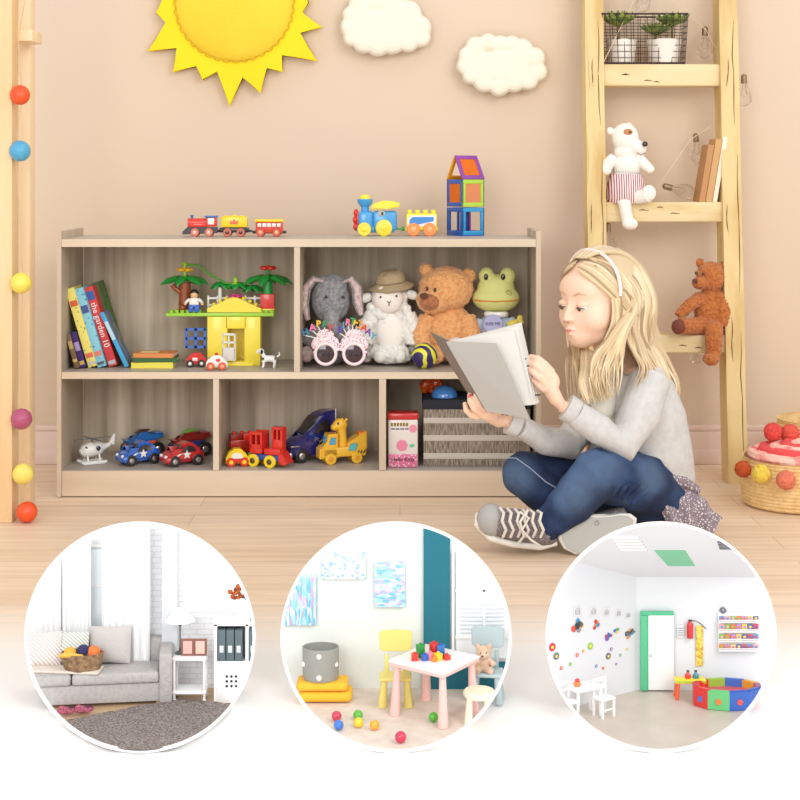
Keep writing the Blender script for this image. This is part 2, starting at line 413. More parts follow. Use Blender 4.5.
# ================================================================ timber frame on the left
PINE = wood('planed_pine', (240,212,168), (226,186,134), 10, (1.5,1.5,.14), .55, .05)
PINL = wood('planed_pine_light', (246,222,186), (236,204,160), 10, (1.5,1.5,.14), .55, .05)
LF = Thing('timber_frame', 'pale pine timber post frame at the left edge of the room', 'frame', 10, 523, floor_d(523))
zt = LF.at(0,-60).z
LF.p('post', PINE, MB().box((-9,13,zt/2), (22,26,zt), 1))
a = LF.at(12,500,60); 
b0 = LF.at(22,499,63)
LF.p('post', PINL, MB().box((LF.at(22,400,75).x,75,zt/2+4), (22,24,zt), 1))
LF.p('crossbar', PINL, MB().box(((LF.at(6,33).x+LF.at(28,33).x)/2-1,42,LF.at(20,33).z), (22,40,12), 1))
LF.p('rope', mat('white_cord', (240,228,210), .8), MB().tube([LF.at(9,-4,20),LF.at(6,15,22),LF.at(3,24,20),LF.at(-3,26,22)], 1.1, 6))
GA = Thing('ball_garland', 'string of six coloured balls hanging down the left timber posts', 'garland', 20, 95, LF.D+.01)
cols = [((20,95),(240,84,30),10),((20,151),(82,168,208),10.5),((21,283),(244,224,92),10.5),((21.5,419),(182,84,120),10.5),((23,474),(246,226,110),10.5),((27,512),(240,84,24),10.5)]
cd = MB().tube([GA.at(p[0]-(4 if i % 2 else -2), p[1], -3) for i, p in enumerate([(24,-5),(22,40)]+[q[0] for q in cols])], .5, 5)
GA.p('cord', mt((205,180,140)), cd)
for (px, py), c, r_ in cols:
    GA.p('ball', mat('thread_ball_%d_%d' % (c[0], c[1]), c, .45, bump=.3, bscale=150, var=.12, vscale=90, coat=.2), MB().sph(GA.at(px,py,-3), r_, n=28, m=18))
# ================================================================ toys on and in the shelf
ZT = H-(239-YH)*DS/F; ZM = H-(372-YH)*DS/F; ZB = H-(470.5-YH)*DS/F
def on(name, label, cat, px, py, z, rz=0, group=None, single=False, D=None):
    D = D or F*(H-z)/(py-YH)
    return Thing(name, label, cat, px, YH+F*(H-z)/D, D, rz, group, single=single)
RED = pl((222,48,34)); YEL = pl((246,214,32)); BLU = pl((30,96,196)); BLK = pl((38,38,42)); WHT = pl((240,238,232)); GRN = pl((40,160,60)); ORG = pl((244,128,30))
def wheel(t, x, z, y, r, m, hub=None, w=3, face=-1):
    o = t.p('wheel', m, MB().lathe([(r*.45,-w/2*1.0),(r*.9,-w/2),(r,-w/2+.6),(r,w/2-.6),(r*.9,w/2),(r*.45,w/2)], (x,y,z), 24, axis='Y'))
    if hub: t.p('hub', hub, MB().lathe([(r*.12,-w/2-.5),(r*.42,-w/2-.3),(r*.5,-w/2+.2)], (x,y,z), 16, axis='Y'), o)
    return o
# --- wooden train
t = on('toy_locomotive', 'small red wooden locomotive with black chassis at the front of the train', 'toy train', 201, 236.5, ZT, group='wooden train set')
t.p('chassis', BLK, MB().prism([(-18,2),(-18,5),(-13,9.5),(17,9.5),(17,3.5)], -5, 5, bev=.6))
t.p('boiler', RED, MB().cyl((-13,0,14),(6,0,14),4.3).box((-3.5,0,11.5),(19,8.5,4),.6))
t.p('cab', RED, MB().box((10.5,0,14.5),(11,9,9),.5)); t.p('cab_window', WHT, MB().box((10.5,-4.7,15.3),(6.5,.8,6.5),.8))
t.p('cab_roof', pl((60,110,190)), MB().box((10.5,0,20),(13,10.5,1.8),.6)); t.p('funnel', pl((60,110,190)), MB().lathe([(1.3,17),(1.3,20),(1.8,20.3),(1.8,21.5)], (-9,0,0)))
for x in (-5.5,8.5):
    wheel(t, x, 4.3, -5.6, 4.3, pl((216,110,92)), pl((240,200,170)), 2.4); wheel(t, x, 4.3, 5.6, 4.3, pl((216,110,92)), None, 2.4)
t = on('toy_wagon', 'small yellow wooden wagon coupled between red locomotive and red carriage', 'toy train', 234.5, 236.5, ZT, group='wooden train set')
t.p('chassis', BLK, MB().box((0,0,6.5),(30,8,5),1.2).box((0,0,5.5),(36,3,2.4),.6))
t.p('wagon_body', YEL, MB().box((0,0,14.5),(26,10,10.5),1)); t.p('lid', YEL, MB().box((0,0,20.3),(22,8,1.2),.5).sph((0,0,21),1.2))
t.p('crest', pl((226,104,30)), MB().prism([(-4,0),(-4,4.2),(-2,2.6),(0,5.4),(2,2.6),(4,4.2),(4,0)], -.3, .3, c=(0,-5.2,12.5)))
for x in (-6.5,6.8):
    wheel(t, x, 4.3, -5.6, 4.3, pl((206,96,70)), pl((60,40,30)), 2.4); wheel(t, x, 4.3, 5.6, 4.3, pl((206,96,70)), None, 2.4)
t = on('toy_carriage', 'small red wooden carriage with white windows at the end of the train', 'toy train', 269.5, 236.5, ZT, group='wooden train set')
t.p('chassis', BLK, MB().box((0,0,4.5),(34,3,3),.8))
t.p('carriage_body', pl((214,66,44)), MB().box((0,0,9),(27,10,11),1)); t.p('roof', YEL, MB().box((0,0,16),(29,11.5,3),1.2))
for k in range(5): t.p('window', WHT, MB().box((-9.6+k*4.8,-5.2,11.6),(3.7,.8,3.6),.4))
for x in (-8.5,7.5):
    wheel(t, x, 4.3, -5.6, 4.3, pl((206,66,50)), pl((240,180,120)), 2.4); wheel(t, x, 4.3, 5.6, 4.3, pl((206,66,50)), None, 2.4)
# --- blue plastic locomotive and wagon
LB = pl((70,160,222)); LY = pl((244,226,60))
t = on('plastic_locomotive', 'chubby sky blue plastic locomotive with yellow roof and wheels', 'toy train', 376, 235.8, ZT, group='plastic train')
t.p('body', LB, MB().box((-10,0,15),(15,16,20),3.5,seg=3).box((9,0,15),(24,17,20),3,seg=3).box((0,0,7),(38,14,7),2))
t.p('chimney', LB, MB().lathe([(4,24),(4,29),(7.5,33),(8,36.5),(6,37)], (-11,0,0)))
t.p('chimney_top', LY, MB().lathe([(5.5,36.5),(5,39.5),(3.5,41)], (-11,0,0)))
t.p('roof', LY, MB().prism([(-5,28),(-2,32),(6,35),(16,35),(24,32.5),(23,28.5),(12,27),(-3,26.5)], -10, 10, bev=1.5))
t.p('nose', RED, MB().sph((-20,0,9),(3,5,4)).sph((-20.5,0,16),(3,5,4)).sph((-20,0,23),(2.6,4.5,4)).box((-18,0,14),(3,8,20),1))
t.p('eye', WHT, MB().sph((5.5,-8.5,22.5),(4,1,2.8)).sph((5.5,-8.5,22.5),(4,1,2.8)), label='white eye'); t.p('pupil', BLK, MB().sph((6.5,-9.4,22.5),(1.2,.6,1.6)))
for x, r_ in ((-11.5,6.8),(8,8.2)):
    for y in (-9.5,9.5): wheel(t, x, r_, y, r_, LY if y < 0 else LY, LY, 3.5)
t.p('coupling', GRN, MB().box((24,0,7),(8,3,2),.6).cyl((27,0,5),(27,0,9),1.4))
t = on('plastic_wagon', 'yellow and blue studded plastic wagon on orange wheels behind the blue locomotive', 'toy train', 421.5, 235.8, ZT, group='plastic train')
t.p('wagon_body', LY, MB().box((0,0,14),(31,15,17),1.5).box((0,0,7),(33,12,4),1))
for k in range(4): t.p('stud', LY, MB().lathe([(2.6,22),(2.6,25.4),(2,26)], (-12+k*8,0,0)))
t.p('blue_panel', pl((60,140,214)), MB().prism([(-12,-4),(-12,1),(-9,4),(12,4),(12,0),(-6,-4)], -.6, .6, c=(0,-7.7,15)))
t.p('white_trim', WHT, MB().prism([(-14,-5.5),(-14,2),(-10,5.5),(14,5.5),(14,-5.5)], -.4, .4, c=(0,-7.5,15)))
for x in (-8,8):
    for y in (-8.5,8.5): wheel(t, x, 6.6, y, 6.6, pl((246,148,80)), pl((250,176,110)), 3)
# --- magnetic tile house
t = on('magnetic_tile_house', 'tall house of translucent magnetic tiles in blue, green and purple', 'building toy', 465.5, 235.5, ZT, R(33))
def tile(center, rot, frame, pane, size=27, bars=0):
    M = Matrix.Translation(center) @ Euler(rot).to_matrix().to_4x4()
    h = size/2; w_ = 4.2; mb = MB()
    for c, d in (((0,0,h-w_/2),(size,1.8,w_)),((0,0,-h+w_/2),(size,1.8,w_)),((h-w_/2,0,0),(w_,1.8,size-2*w_)),((-h+w_/2,0,0),(w_,1.8,size-2*w_))): mb.box(c, d, .3)
    if bars: mb.box((0,0,0),(2.4,1.8,size-2*w_),.2)
    o = t.p('tile_frame', frame, mb.xf(M))
    if pane: t.p('tile_pane', pane, MB().box((0,0,0),(size-2*w_,.8,size-2*w_)).xf(M), o)
TB = pl((24,84,176)); TC = pl((38,150,205)); TG = pl((176,214,60)); TP = pl((140,60,160)); TO = pl((240,168,40)); OP = mat('orange_clear_pane', (246,128,30), .15, trans=.35); PP = mat('apricot_pane', (244,160,110), .2, trans=.3)
tile((0,-12.6,14.5),(0,0,0),TC,None,bars=0); tile((-12.6,0,14.5),(0,0,R(90)),TB,None); tile((12.6,0,14.5),(0,0,R(90)),TP,None); tile((0,12.6,14.5),(0,0,0),TB,None,bars=1)
tile((0,-12.6,42.5),(0,0,0),TG,PP); tile((-12.6,0,42.5),(0,0,R(90)),TB,OP); tile((12.6,0,42.5),(0,0,R(90)),TB,PP); tile((0,12.6,42.5),(0,0,0),TP,PP)
tile((0,-6.8,68),(R(-30),0,0),TP,OP); tile((0,6.8,68),(R(30),0,0),TO,None)
t.p('tile_pane', mat('dark_red_pane', (176,50,60), .2, trans=.3), MB().box((2,8,14),(3,.6,22)))
t.p('base', TB, MB().box((0,0,.6),(27,27,1.2),.4))

# --- leaning picture books
def book(lab, xb, pyb, w_, h_, lean, spine, cover, dd=34, y=0, title=None, tcol=WHT, group='picture books leaning in the shelf', bands=None, pz=ZM):
    D = F*(H-pz)/(pyb-YH)
    t = Thing('picture_book', lab, 'book', xb, pyb, D, 0, group)
    t.root.location.z += .0006
    ca, sa = math.cos(R(lean)), math.sin(R(lean))
    M = Matrix.Rotation(R(lean), 4, 'Y')
    def q(mb): return mb.xf(M)
    t.p('cover', cover, q(MB().box((w_-.6,dd/2,h_/2),(1.1,dd,h_),.2,seg=1).box((.6,dd/2,h_/2),(1.1,dd,h_),.2,seg=1)))
    t.p('spine', spine, q(MB().box((w_/2,-.2,h_/2),(w_,1.4,h_),.5)))
    t.p('pages', mt((236,230,214)), q(MB().box((w_/2,dd/2,h_/2),(w_-2.2,dd-1.5,h_-1.8))))
    if title: t.p('title', tcol, q(textmesh(title, w_*.95, .3).xf(Matrix.Translation((w_/2,-1.05,h_*.52)) @ Matrix.Rotation(R(90),4,'Y'))))
    for z, hh, c in bands or []: t.p('spine_mark', c, q(MB().box((w_/2,-.95,z),(w_*.82,.35,hh),.1)))
    return t
book('thin tan book at the far left of the leaning books', 75, 369, 5, 36, -16, mt((120,96,66)), mt((70,54,44)), bands=[(8,3,mt((210,180,110))),(24,8,mt((190,160,100)))])
book('short dark purple book leaning at the left of the row', 80.5, 368.6, 6, 37, -16, mt((66,34,110)), mt((50,28,84)), bands=[(5,4,mt((200,170,90))),(22,9,mt((170,150,200)))])
YB = spots('yellow_dotted_cover', (240,226,120), (120,170,90), 110, .22); BB = spots('blue_dotted_cover', (140,206,226), (70,150,170), 90, .25); RB = mt((214,66,70))
book('tall yellow picture book leaning in the row', 88.6, 368.2, 9, 82, -16.5, YB, YB, bands=[(4,3,mt((200,196,190))),(12,5,mt((226,110,90))),(66,6,mt((222,100,60)))])
book('tall light blue picture book leaning in the row', 98, 368.2, 8.6, 82, -16.5, BB, BB, bands=[(4,3,mt((90,96,110))),(14,5,mt((226,130,110))),(60,8,mt((70,90,150)))])
book('tall red picture book with white title on its spine', 109, 367.5, 8.8, 83, -17.5, RB, mt((200,70,60)), title='the garden 10', bands=[(4,4,mt((190,190,196))),(74,9,mt((60,96,170)))])
book('tall dark green picture book behind the red one', 117, 365, 7, 85, -18, mt((70,104,66)), spots('green_leafy_cover', (84,124,58), (40,70,44), 60, .3), dd=30)
book('bright blue picture book with grey blue cover at right end of the row', 125, 368, 4.4, 60, -25, mt((70,170,224)), patches('blue_grey_cover', [(112,126,150),(96,110,140),(150,140,130),(120,140,170)], 50), dd=26, bands=[(40,20,mt((190,224,240)))])
# --- flat stack
for i, (lab, c, w_, off, ht) in enumerate((('thin yellow book lying flat at the bottom of its stack',(238,224,90),42,0,6),('green book lying flat in the middle of its stack',(60,104,56),44,3,4.5),('orange covered book lying flat on top of its stack',(226,140,82),40,1,4.5))):
    z0 = sum((6,4.5,4.5)[:i]); 
    t = Thing('flat_book', lab, 'book', 152+off, 368.5, F*(H-ZM)/(368.5-YH), R((0,3,-2)[i]), 'books lying flat in a stack'); t.root.location.z += z0*t.s
    t.p('cover', mt(c), MB().box((0,14,ht-.5),(w_,28,1),.3,seg=1).box((0,14,.5),(w_,28,1),.3,seg=1).box((0,.3,ht/2),(w_,1,ht),.3,seg=1))
    t.p('pages', mt((240,234,214)), MB().box((0,14.5,ht/2),(w_-1.5,26.5,ht-2)))
    t.p('label_patch', mt((250,240,170)), MB().box((-6,14,ht+.02),(18,14,.2)))

# --- block playhouse
PY_ = pl((248,226,66),.35); LG = pl((160,214,50)); BRN = pl((150,74,36)); G2 = pl((24,150,58))
t = on('block_playhouse', 'yellow toy block house with open white door under a green garden platform', 'building toy', 234, 365.5, ZM)
hw = t.p('house_wall', PY_, MB().box((-16.5,12,24.5),(20,28,49),.6).box((18.5,12,24.5),(16,28,49),.6).box((2,24,24.5),(20,4,49)).box((2,12,43),(20,28,12),.4).box((2,12,2),(20,28,4),.5).box((0,0,1.4),(40,10,2.8),.6))
t.p('baseplate', LG, MB().box((-14,12,51),(108,30,3.4),.6).xf(Matrix.Translation((0,0,0))))
gb = MB().prism([(-27,53),(-27,57),(-20,60),(-14,62.5),(-8,66),(-2,68),(2,68),(8,66),(14,62.5),(20,60),(27,57),(27,53)], 0, 16, bev=.4)
t.p('gable', PY_, gb)
for k, (x, z) in enumerate(((-21,59.5),(-15,62.5),(-9,65.5),(-2.5,68),(2.5,68),(9,65.5),(15,62.5),(21,59.5))): t.p('gable_stud', PY_, MB().lathe([(2.1,z),(2.1,z+2.2),(1.7,z+2.6)], (x,8,0)))
for i in range(9):
    x = -63+i*5.5 if i < 6 else 27+ (i-6)*5.5
    for y in (2,8): t.p('stud', LG, MB().lathe([(2.1,52.5),(2.1,55),(1.7,55.4)], (x,y,0), 14))
dr = t.p('door', WHT, MB().box((-7.2,0,2),(1.2,1.4,26)).box((6.2,0,2),(1.6,1.4,26)).box((-.5,0,-2-3.5),(14,1.4,13)).box((-.5,0,14.2),(14,1.4,2.2)).box((-.5,0,6.2),(14,1.4,2)).box((-.5,0,7),(1.6,1.4,16)).xf(Matrix.Rotation(R(-20),4,'Z')).xf(Matrix.Translation((-4,-5,17.5))))
t.p('shutter', pl((50,104,196)), MB().box((-38.5,2,27),(20,2.2,2.6)).box((-38.5,2,36),(20,2.2,2.6)).box((-38.5,2,18.5),(20,2.2,2.6)).box((-48,2,27),(2.6,2.2,20)).box((-38.5,2,27),(2.6,2.2,20)).box((-29,2,27),(2.6,2.2,20)), label='blue four-pane window frame')
def leaves(c, n, ln, m, droop=4, wd=4.5, up=2.5):
    mb = MB()
    for i in range(n):
        a = 2*PI*i/n+.3; d = Vector((math.cos(a), math.sin(a)*.7, 0))
        mb.tube([Vector(c), Vector(c)+d*ln*.35+Vector((0,0,up)), Vector(c)+d*ln*.7, Vector(c)+d*ln-Vector((0,0,droop))], [1, wd, wd*.95, .7], 8, flat=.55, mi=0)
    return mb
def flower(c, r_, n=5):
    mb = MB()
    for i in range(n): a = 2*PI*i/n+.3; mb.sph((c[0]+math.cos(a)*r_, c[1]+math.sin(a)*r_*.7, c[2]), (r_*.62,r_*.6,r_*.38))
    return mb.sph((c[0],c[1],c[2]+.5), r_*.5)
o = t.p('palm_trunk', BRN, MB().lathe([(7,53),(6.2,58),(5.8,70),(6.2,82)], (-51,12,0)).tube([(-55,10,72),(-60,10,76),(-63,10,80)], [2,2.4,3], 10).sph((-52,3,58),3.4))
t.p('palm_leaves', G2, leaves((-51,12,84), 6, 25, G2, 4, 5.5), o); t.p('flower', pl((244,184,40)), flower((-51,12,95), 5.4), o); t.p('flower_stem', LG, MB().cyl((-51,12,84),(-51,12,103),1.6).sph((-51,12,101),(4,4,1.6)), o)
t.p('vine', mat('clear_green_vine', (110,190,80), .25, trans=.4), MB().tube([(-49,10,100),(-38,10,100),(-25,10,90),(-10,10,82),(2,12,80)], 1.1, 8))
o = t.p('palm_trunk', RED, MB().box((33,10,63.5),(14,12,15),.6)); t.p('trunk_foot', PY_, MB().box((33,10,54),(14,12,5),.5), o); t.p('trunk_top', G2, MB().lathe([(5,71),(4.4,84)], (33,10,0)), o)
t.p('palm_leaves', G2, leaves((33,10,85), 6, 26, G2, 5, 5.5), o); t.p('flower', RED, flower((33,10,97), 5.4), o); t.p('flower_stem', G2, MB().cyl((33,10,84),(33,10,100),1.6), o)
o = t.p('garden_plant', G2, leaves((2,14,78), 6, 13, G2, 3, 4)); t.p('stem', WHT, MB().cyl((-16,16,53),(-16,16,77),2), o); t.p('bud', LG, MB().sph((0,12,84),(2.4,2.4,4)).sph((0,12,81),(4.5,4,1.4)), o); t.p('flower', pl((212,50,140)), flower((1,6,69), 4.5), o)
t.p('garden_plant', G2, leaves((-15,17,78), 5, 12, G2, 3, 4)); t.p('garden_plant', G2, leaves((17,17,75), 5, 12, G2, 3, 4))
f = MB()
for x0 in (-30,): 
    f.box((0,18,66),(58,1.6,2)).box((0,18,59),(58,1.6,2))
    for k in range(7): f.box((-28+k*9.4,18,61),(2,1.8,15),.4)
t.p('fence', WHT, f)
# --- boy figure on the platform (platform top at 52.7 units above shelf)
t2 = Thing('toy_figure', 'toy block boy with black hair and blue trousers on green platform', 'toy figure', 194, 365.5, t.D-.000); t2.root.location.z += 53.2*t.s; t2.root.location.y += .003
t2.p('trousers', BLU, MB().box((-3,0,3.5),(5,6,7),1).box((3,0,3.5),(5,6,7),1).box((0,0,6.5),(11,6,3),.8))
t2.p('shirt', WHT, MB().box((0,0,11),(10,6,7),1,taper=(.75,.8)).tube([(-4.5,0,13),(-7.5,-1,10.5),(-8.5,-3,9)],[1.8,1.6,1.3],8).tube([(4.5,0,13),(7.5,-1,10.5),(8.5,-3,9)],[1.8,1.6,1.3],8))
t2.p('head', pl((240,190,140)), MB().sph((0,0,17.5),(4,3.8,4)).sph((-8.6,-3,8.4),1.4).sph((8.6,-3,8.4),1.4)); t2.p('hair', BLK, MB().sph((0,.9,19),(4.6,4.2,3.9)))
# --- two little cars and the dalmatian
t = on('toy_car', 'little red toy car with black wheels beside the white one', 'toy car', 196, 366.5, ZM, R(8))
t.p('car_body', RED, MB().prism([(-10,3),(-10,7),(-7,11),(-2,14),(4,14),(8,10),(10,7),(10,3)], -6, 6, bev=1.2)); t.p('bonnet_mark', WHT, MB().box((-1,-6.3,8),(5,.6,3),.3))
for x in (-6,5.5):
    for y in (-6.5,6.5): wheel(t, x, 3.8, y, 3.8, BLK, WHT, 2.6)
t = on('toy_car', 'little white toy car with orange wheels beside the red one', 'toy car', 216.5, 369.5, ZM, R(8))
t.p('car_body', WHT, MB().prism([(-10.5,3),(-10.5,7),(-8,11),(-3,14.5),(3,14.5),(8,10),(11,7),(11,3)], -6, 6, bev=1.4)); t.p('light', RED, MB().sph((0,0,15.5),(1.8,1.8,1.4))); t.p('window_mark', RED, MB().box((1.5,-6.3,10),(4,.6,3),.3))
for x in (-6,5.5):
    for y in (-6.5,6.5): wheel(t, x, 4, y, 4, pl((226,90,60)), pl((244,170,130)), 2.6)
t = on('toy_dog', 'small white dalmatian figure with black spots beside the playhouse', 'toy animal', 267.5, 368, ZM)
DALM = spots('dalmatian_coat', (244,242,238), (24,22,24), 150, .16, .4)
mb = MB().tube([(-3,0,9),(2,0,9.5),(7,0,9)], [3.6,3.2,3.6], 12)
for x, y in ((-4,-2),(-4,2),(7,-2),(7,2)): mb.tube([(x,y,8),(x+.3,y,4),(x-.6,y,0.6)], [2,1.3,1.5], 8)
mb.tube([(-3,0,11),(-5,0,14.5),(-5.5,0,17)], [2.4,2,2], 10).sph((-6.5,0,17),(3.4,3,2.7)).sph((-9.8,0,16.2),(1.9,1.7,1.4)).tube([(9.5,0,11),(12,0,13),(11.5,0,17)], [1.1,.9,.5], 8)
t.p('dog_body', DALM, mb, fz=(.45,2)); t.p('ear', BLK, MB().sph((-5.5,-3,16.6),(1.3,.8,2.4)).sph((-5.5,-3,16.6),(1.3,.8,2.4))); t.p('ear', BLK, MB().sph((-5.5,3,16.6),(1.3,.8,2.4)))

# ================================================================ plush animals
def fur(name, c, c2=None, b=.8, sc=240): return mat(name, c, .95, bump=b, bscale=sc, rgb2=c2 or tuple(int(v*.8) for v in c), vscale=120, sheen=.3, fac=(.35,.6))
GREY = fur('grey_bobbly_fur', (166,166,168), (128,128,132), 1, 260); PINK = fur('pale_pink_plush', (236,206,204)); LAMB = fur('white_fleece', (244,242,236), (226,222,214)); 
TED = fur('ginger_fur', (240,180,120), (222,152,92), 1, 200); FROG = mat('lime_plush', (212,214,136), .95, bump=.3, bscale=300); BROWN = fur('dark_brown_fur', (110,66,44))
EYE = mat('black_bead', (14,12,12), .12, coat=1)
t = on('plush_elephant', 'grey plush elephant with floppy pale pink ears behind the novelty glasses', 'soft toy', 331, 366, ZM, D=3.785)
A = t.at
t.p('body', GREY, MB().sph(A(331,300,6),(20,17,23)).sph(A(332,286,8),(17,15,12)).sph(A(331,342,8),(19,15,24)).tube([A(332,312,-8),A(331,325,-13),A(338,337,-14),A(352,340,-12)],[9,7,5.5,5],14).tube([A(318,328,2),A(306,345,-2)],[7,6],12).tube([A(346,328,2),A(358,345,-2)],[7,6],12), fz=(1.1,3,.9,.5))
for sx, pts_ in ((-1,[A(324,281,2),A(314,279,0),A(306,288,-2),A(304,304,-4),A(308,320,-5)]),(1,[A(343,282,2),A(351,279,0),A(357,288,-2),A(358,303,-4),A(361,315,-5)])):
    e = t.p('ear', GREY, MB().tube(pts_, [3,5.5,7.5,7,3.5], 14, flat=.7)); 
    t.p('ear_lining', PINK, MB().tube([p+Vector((sx*.3,-2.6,0)) for p in pts_], [1.6,4,5.6,5.2,2.4], 12, flat=.7), e)
for x in (326,343): t.p('eye', EYE, MB().sph(A(x,297,-12.6), 1.6))
t.p('foot', PINK, MB().sph(A(307,354,-8),(6.5,7,8))); t.p('foot', PINK, MB().sph(A(352,356,0),(6.5,7,8)))
t = on('plush_lamb', 'fluffy white plush lamb wearing a khaki sun hat beside the elephant', 'soft toy', 390, 362, ZM, D=3.785)
A = t.at
mb = MB().sph(A(390,330,6),(22,15,24)).sph(A(390,298,5),(19,15,18)).sph(A(390,352,0),(20,15,12)).tube([A(372,315,0),A(364,330,-3),A(367,345,-5)],[8,8,7],12).tube([A(408,315,0),A(415,330,-3),A(411,345,-5)],[8,8,7],12)
random.seed(3)
for k in range(46):
    a = random.uniform(0,2*PI); z = random.uniform(-1,1); x_, y_ = 390+math.cos(a)*(20 if z > 0 else 24), (330 if z > 0 else 330)
    q = A(390+math.cos(a)*23, 332+z*26, 6+math.sin(a)*13); mb.sph(q, 5)
t.p('fleece', LAMB, mb, fz=(1.1,3,1.0,.3))
t.p('belly', mat('cream_velour', (244,240,232), .95, bump=.4, bscale=300), MB().sph(A(390,333,-7),(14,6,20)))
t.p('face', mat('ivory_velour', (240,232,222), .95), MB().sph(A(388,299,-7),(15,8,14.5)))
for x, y in ((380.5,297),(396.5,296)): t.p('eye', EYE, MB().sph(A(x,y,-14.3), 1.1))
t.p('nose', mt((90,76,76)), MB().tube([A(387,301,-15),A(389,303,-15.2),A(391,301,-15)],.5,6).tube([A(389,303,-15.2),A(389,306,-15)],.4,6))
for x, y, sx in ((366,298,-1),(412,295,1)): t.p('ear', LAMB, MB().sph(A(x,y,1),(7,5,4.5),rot=(0,R(25*sx),0)).jitter(.8,.5))
for x in (380,400): t.p('foot', LAMB, MB().sph(A(x,356,-10),(6.5,8,7)).jitter(.5,.4))
HAT = mat('khaki_linen', (176,156,122), .95, bump=.5, bscale=150)
h = t.p('hat', HAT, MB().lathe([(1,13),(9,12.5),(13,9),(14.5,3),(16,0),(22,-3.5),(23,-4.2),(22,-5),(15,-2)], n=40).jitter(1.4,.18).xf(Matrix.Translation(A(391,283,4)) @ Euler((R(8),R(-6),0)).to_matrix().to_4x4()))
t.p('hat_band', mt((140,120,90)), MB().torus((0,0,1.5),15.2,.9).xf(Matrix.Translation(A(391,283,4)) @ Euler((R(8),R(-6),0)).to_matrix().to_4x4()), h)
t = on('teddy_bear', 'sitting ginger teddy bear with dark muzzle between lamb and frog in the shelf', 'soft toy', 446, 362, ZM, D=3.785)
A = t.at
t.p('body', TED, MB().sph(A(446,289,6),(28,22,23)).sph(A(434,300,-4),(18,16,14)).sph(A(447,332,8),(29,19,29)).sph(A(426,270,8),(7,5,7)).sph(A(468,276,8),(8,5,8)).tube([A(428,318,0),A(421,334,-8),A(424,348,-13)],[9,9,8],14).tube([A(466,318,0),A(472,336,-8),A(468,350,-13)],[10,10,9],14).sph(A(432,356,-9),(12,10,9)).sph(A(464,356,-9),(12,10,9)), fz=(1.1,2,1.3,.55))
t.p('muzzle', fur('brown_muzzle_fur', (190,120,78)), MB().sph(A(430,302,-15),(10.5,8,8.5)).jitter(.5,.5)); t.p('nose', BROWN, MB().sph(A(424,296,-22),(4.6,3,3.4)))
for x, y in ((427,288.5),(435,290)): t.p('eye', EYE, MB().sph(A(x,y,-15.5),(1.4,1.4,2.2)))
t.p('shirt_scrap', mt((226,210,196)), MB().sph(A(456,345,-14),(9,6,8)))
t = on('plush_frog', 'lime green plush frog in pale blue shirt with round badge', 'soft toy', 497, 362, ZM, D=3.785)
A = t.at
t.p('head', FROG, MB().sph(A(496,298,4),(24,16,14.5)).sph(A(496,288,5),(19,14,14)).sph(A(486.5,276,4),(8,8,9)).sph(A(507.5,276,4),(8,8,9)), fz=(1,3))
for x in (486,503): t.p('eye', EYE, MB().sph(A(x,277,-4.2),(2.2,1.4,3.2)))
t.p('mouth', mt((216,120,40)), MB().tube([A(474,300,-4),A(482,301,-9),A(496,301.5,-12.2),A(510,301,-9.6),A(518,300,-5)],.6,6))
t.p('cheek_swirl', mt((150,130,60)), MB().tube([A(508+math.cos(a*.7)*(.8+a*.28),293+math.sin(a*.7)*(.8+a*.28),-9.2+a*.1) for a in range(14)],.35,5))
SHB = stripes('blue_check_cotton', (166,184,206), (190,204,220), 150, 'X', .5)
t.p('shirt', SHB, MB().sph(A(496,332,5),(20,14,20)).tube([A(482,322,2),A(474,332,-3)],[7,6],12).tube([A(510,322,2),A(517,328,-6)],[7,6],12).sph(A(496,350,4),(22,15,14)), fz=(1.2,3))
t.p('collar', WHT, MB().torus(A(496,314,0),9.5,3,n=24,sq=.9))
bd = t.p('badge', mt((178,178,214)), MB().lathe([(.1,-1),(9,-1),(9.6,0),(9,1)], A(493,324,-12.5), 30, axis='Y'))
t.p('badge_text', mt((70,66,110)), textmesh('KISS ME', 4.4, .3).xf(Matrix.Translation(A(493,324,-13.8))), bd)
t.p('hand', pl((226,206,90),.8), MB().sph(A(513,323,-8),(7,3.5,3.4),rot=(0,R(-18),0)).sph(A(520,318,-8),(3,2.2,3)).sph(A(521,322,-8),(3,2.2,2)), fz=(.5,2))
t.p('leg', FROG, MB().tube([A(487,355,-6),A(484,359,-14)],[6,5],10)); t.p('leg', FROG, MB().tube([A(505,355,-6),A(508,359,-14)],[6,5],10))
t = on('toy_ball', 'purple and yellow swirled ball tucked between lamb and bear', 'ball', 424.5, 361.5, ZM, single=True, D=3.725)
t.p('toy_ball', stripes('swirl_ball', (230,226,60), (52,38,96), 16, 'DIAGONAL', .5, .4), MB().sph((0,0,13),13,n=30,m=20)); MC['swirl_ball'].node_tree.nodes['Wave Texture'].inputs['Distortion'].default_value = 9
# --- novelty glasses
t = on('novelty_glasses', 'pink birthday party glasses with candle letters in front of the elephant', 'glasses', 339.5, 366.3, ZM, D=3.70)
A = t.at; NP = pl((248,226,228)); 
t.p('frame', NP, MB().torus(A(325.5,354,0),10.3,1.7,'Y',36,10).torus(A(354,354,0),10.3,1.7,'Y',36,10).tube([A(335,351,0),A(339.7,349,0),A(344.5,351,0)],1.5,8))
for x in (325.5,354):
    fr = t.p('frosting', spots('pink_sprinkle_icing', (246,216,222), (70,50,70), 230, .28, .4), MB().sph(A(x,341,1.5),(13.5,2.5,6)).sph(A(x,335,1.5),(9,2.2,6)).sph(A(x-10,345,1),(4.5,2,5)).sph(A(x+10,345,1),(4.5,2,5)), fz=(.5,2))
    t.p('lens', mat('smoked_lens', (70,44,52), .08, coat=1, trans=.3), MB().lathe([(.1,-1),(6,-.8),(9.5,0),(6,.8)], A(x,354,0), 30, axis='Y'))
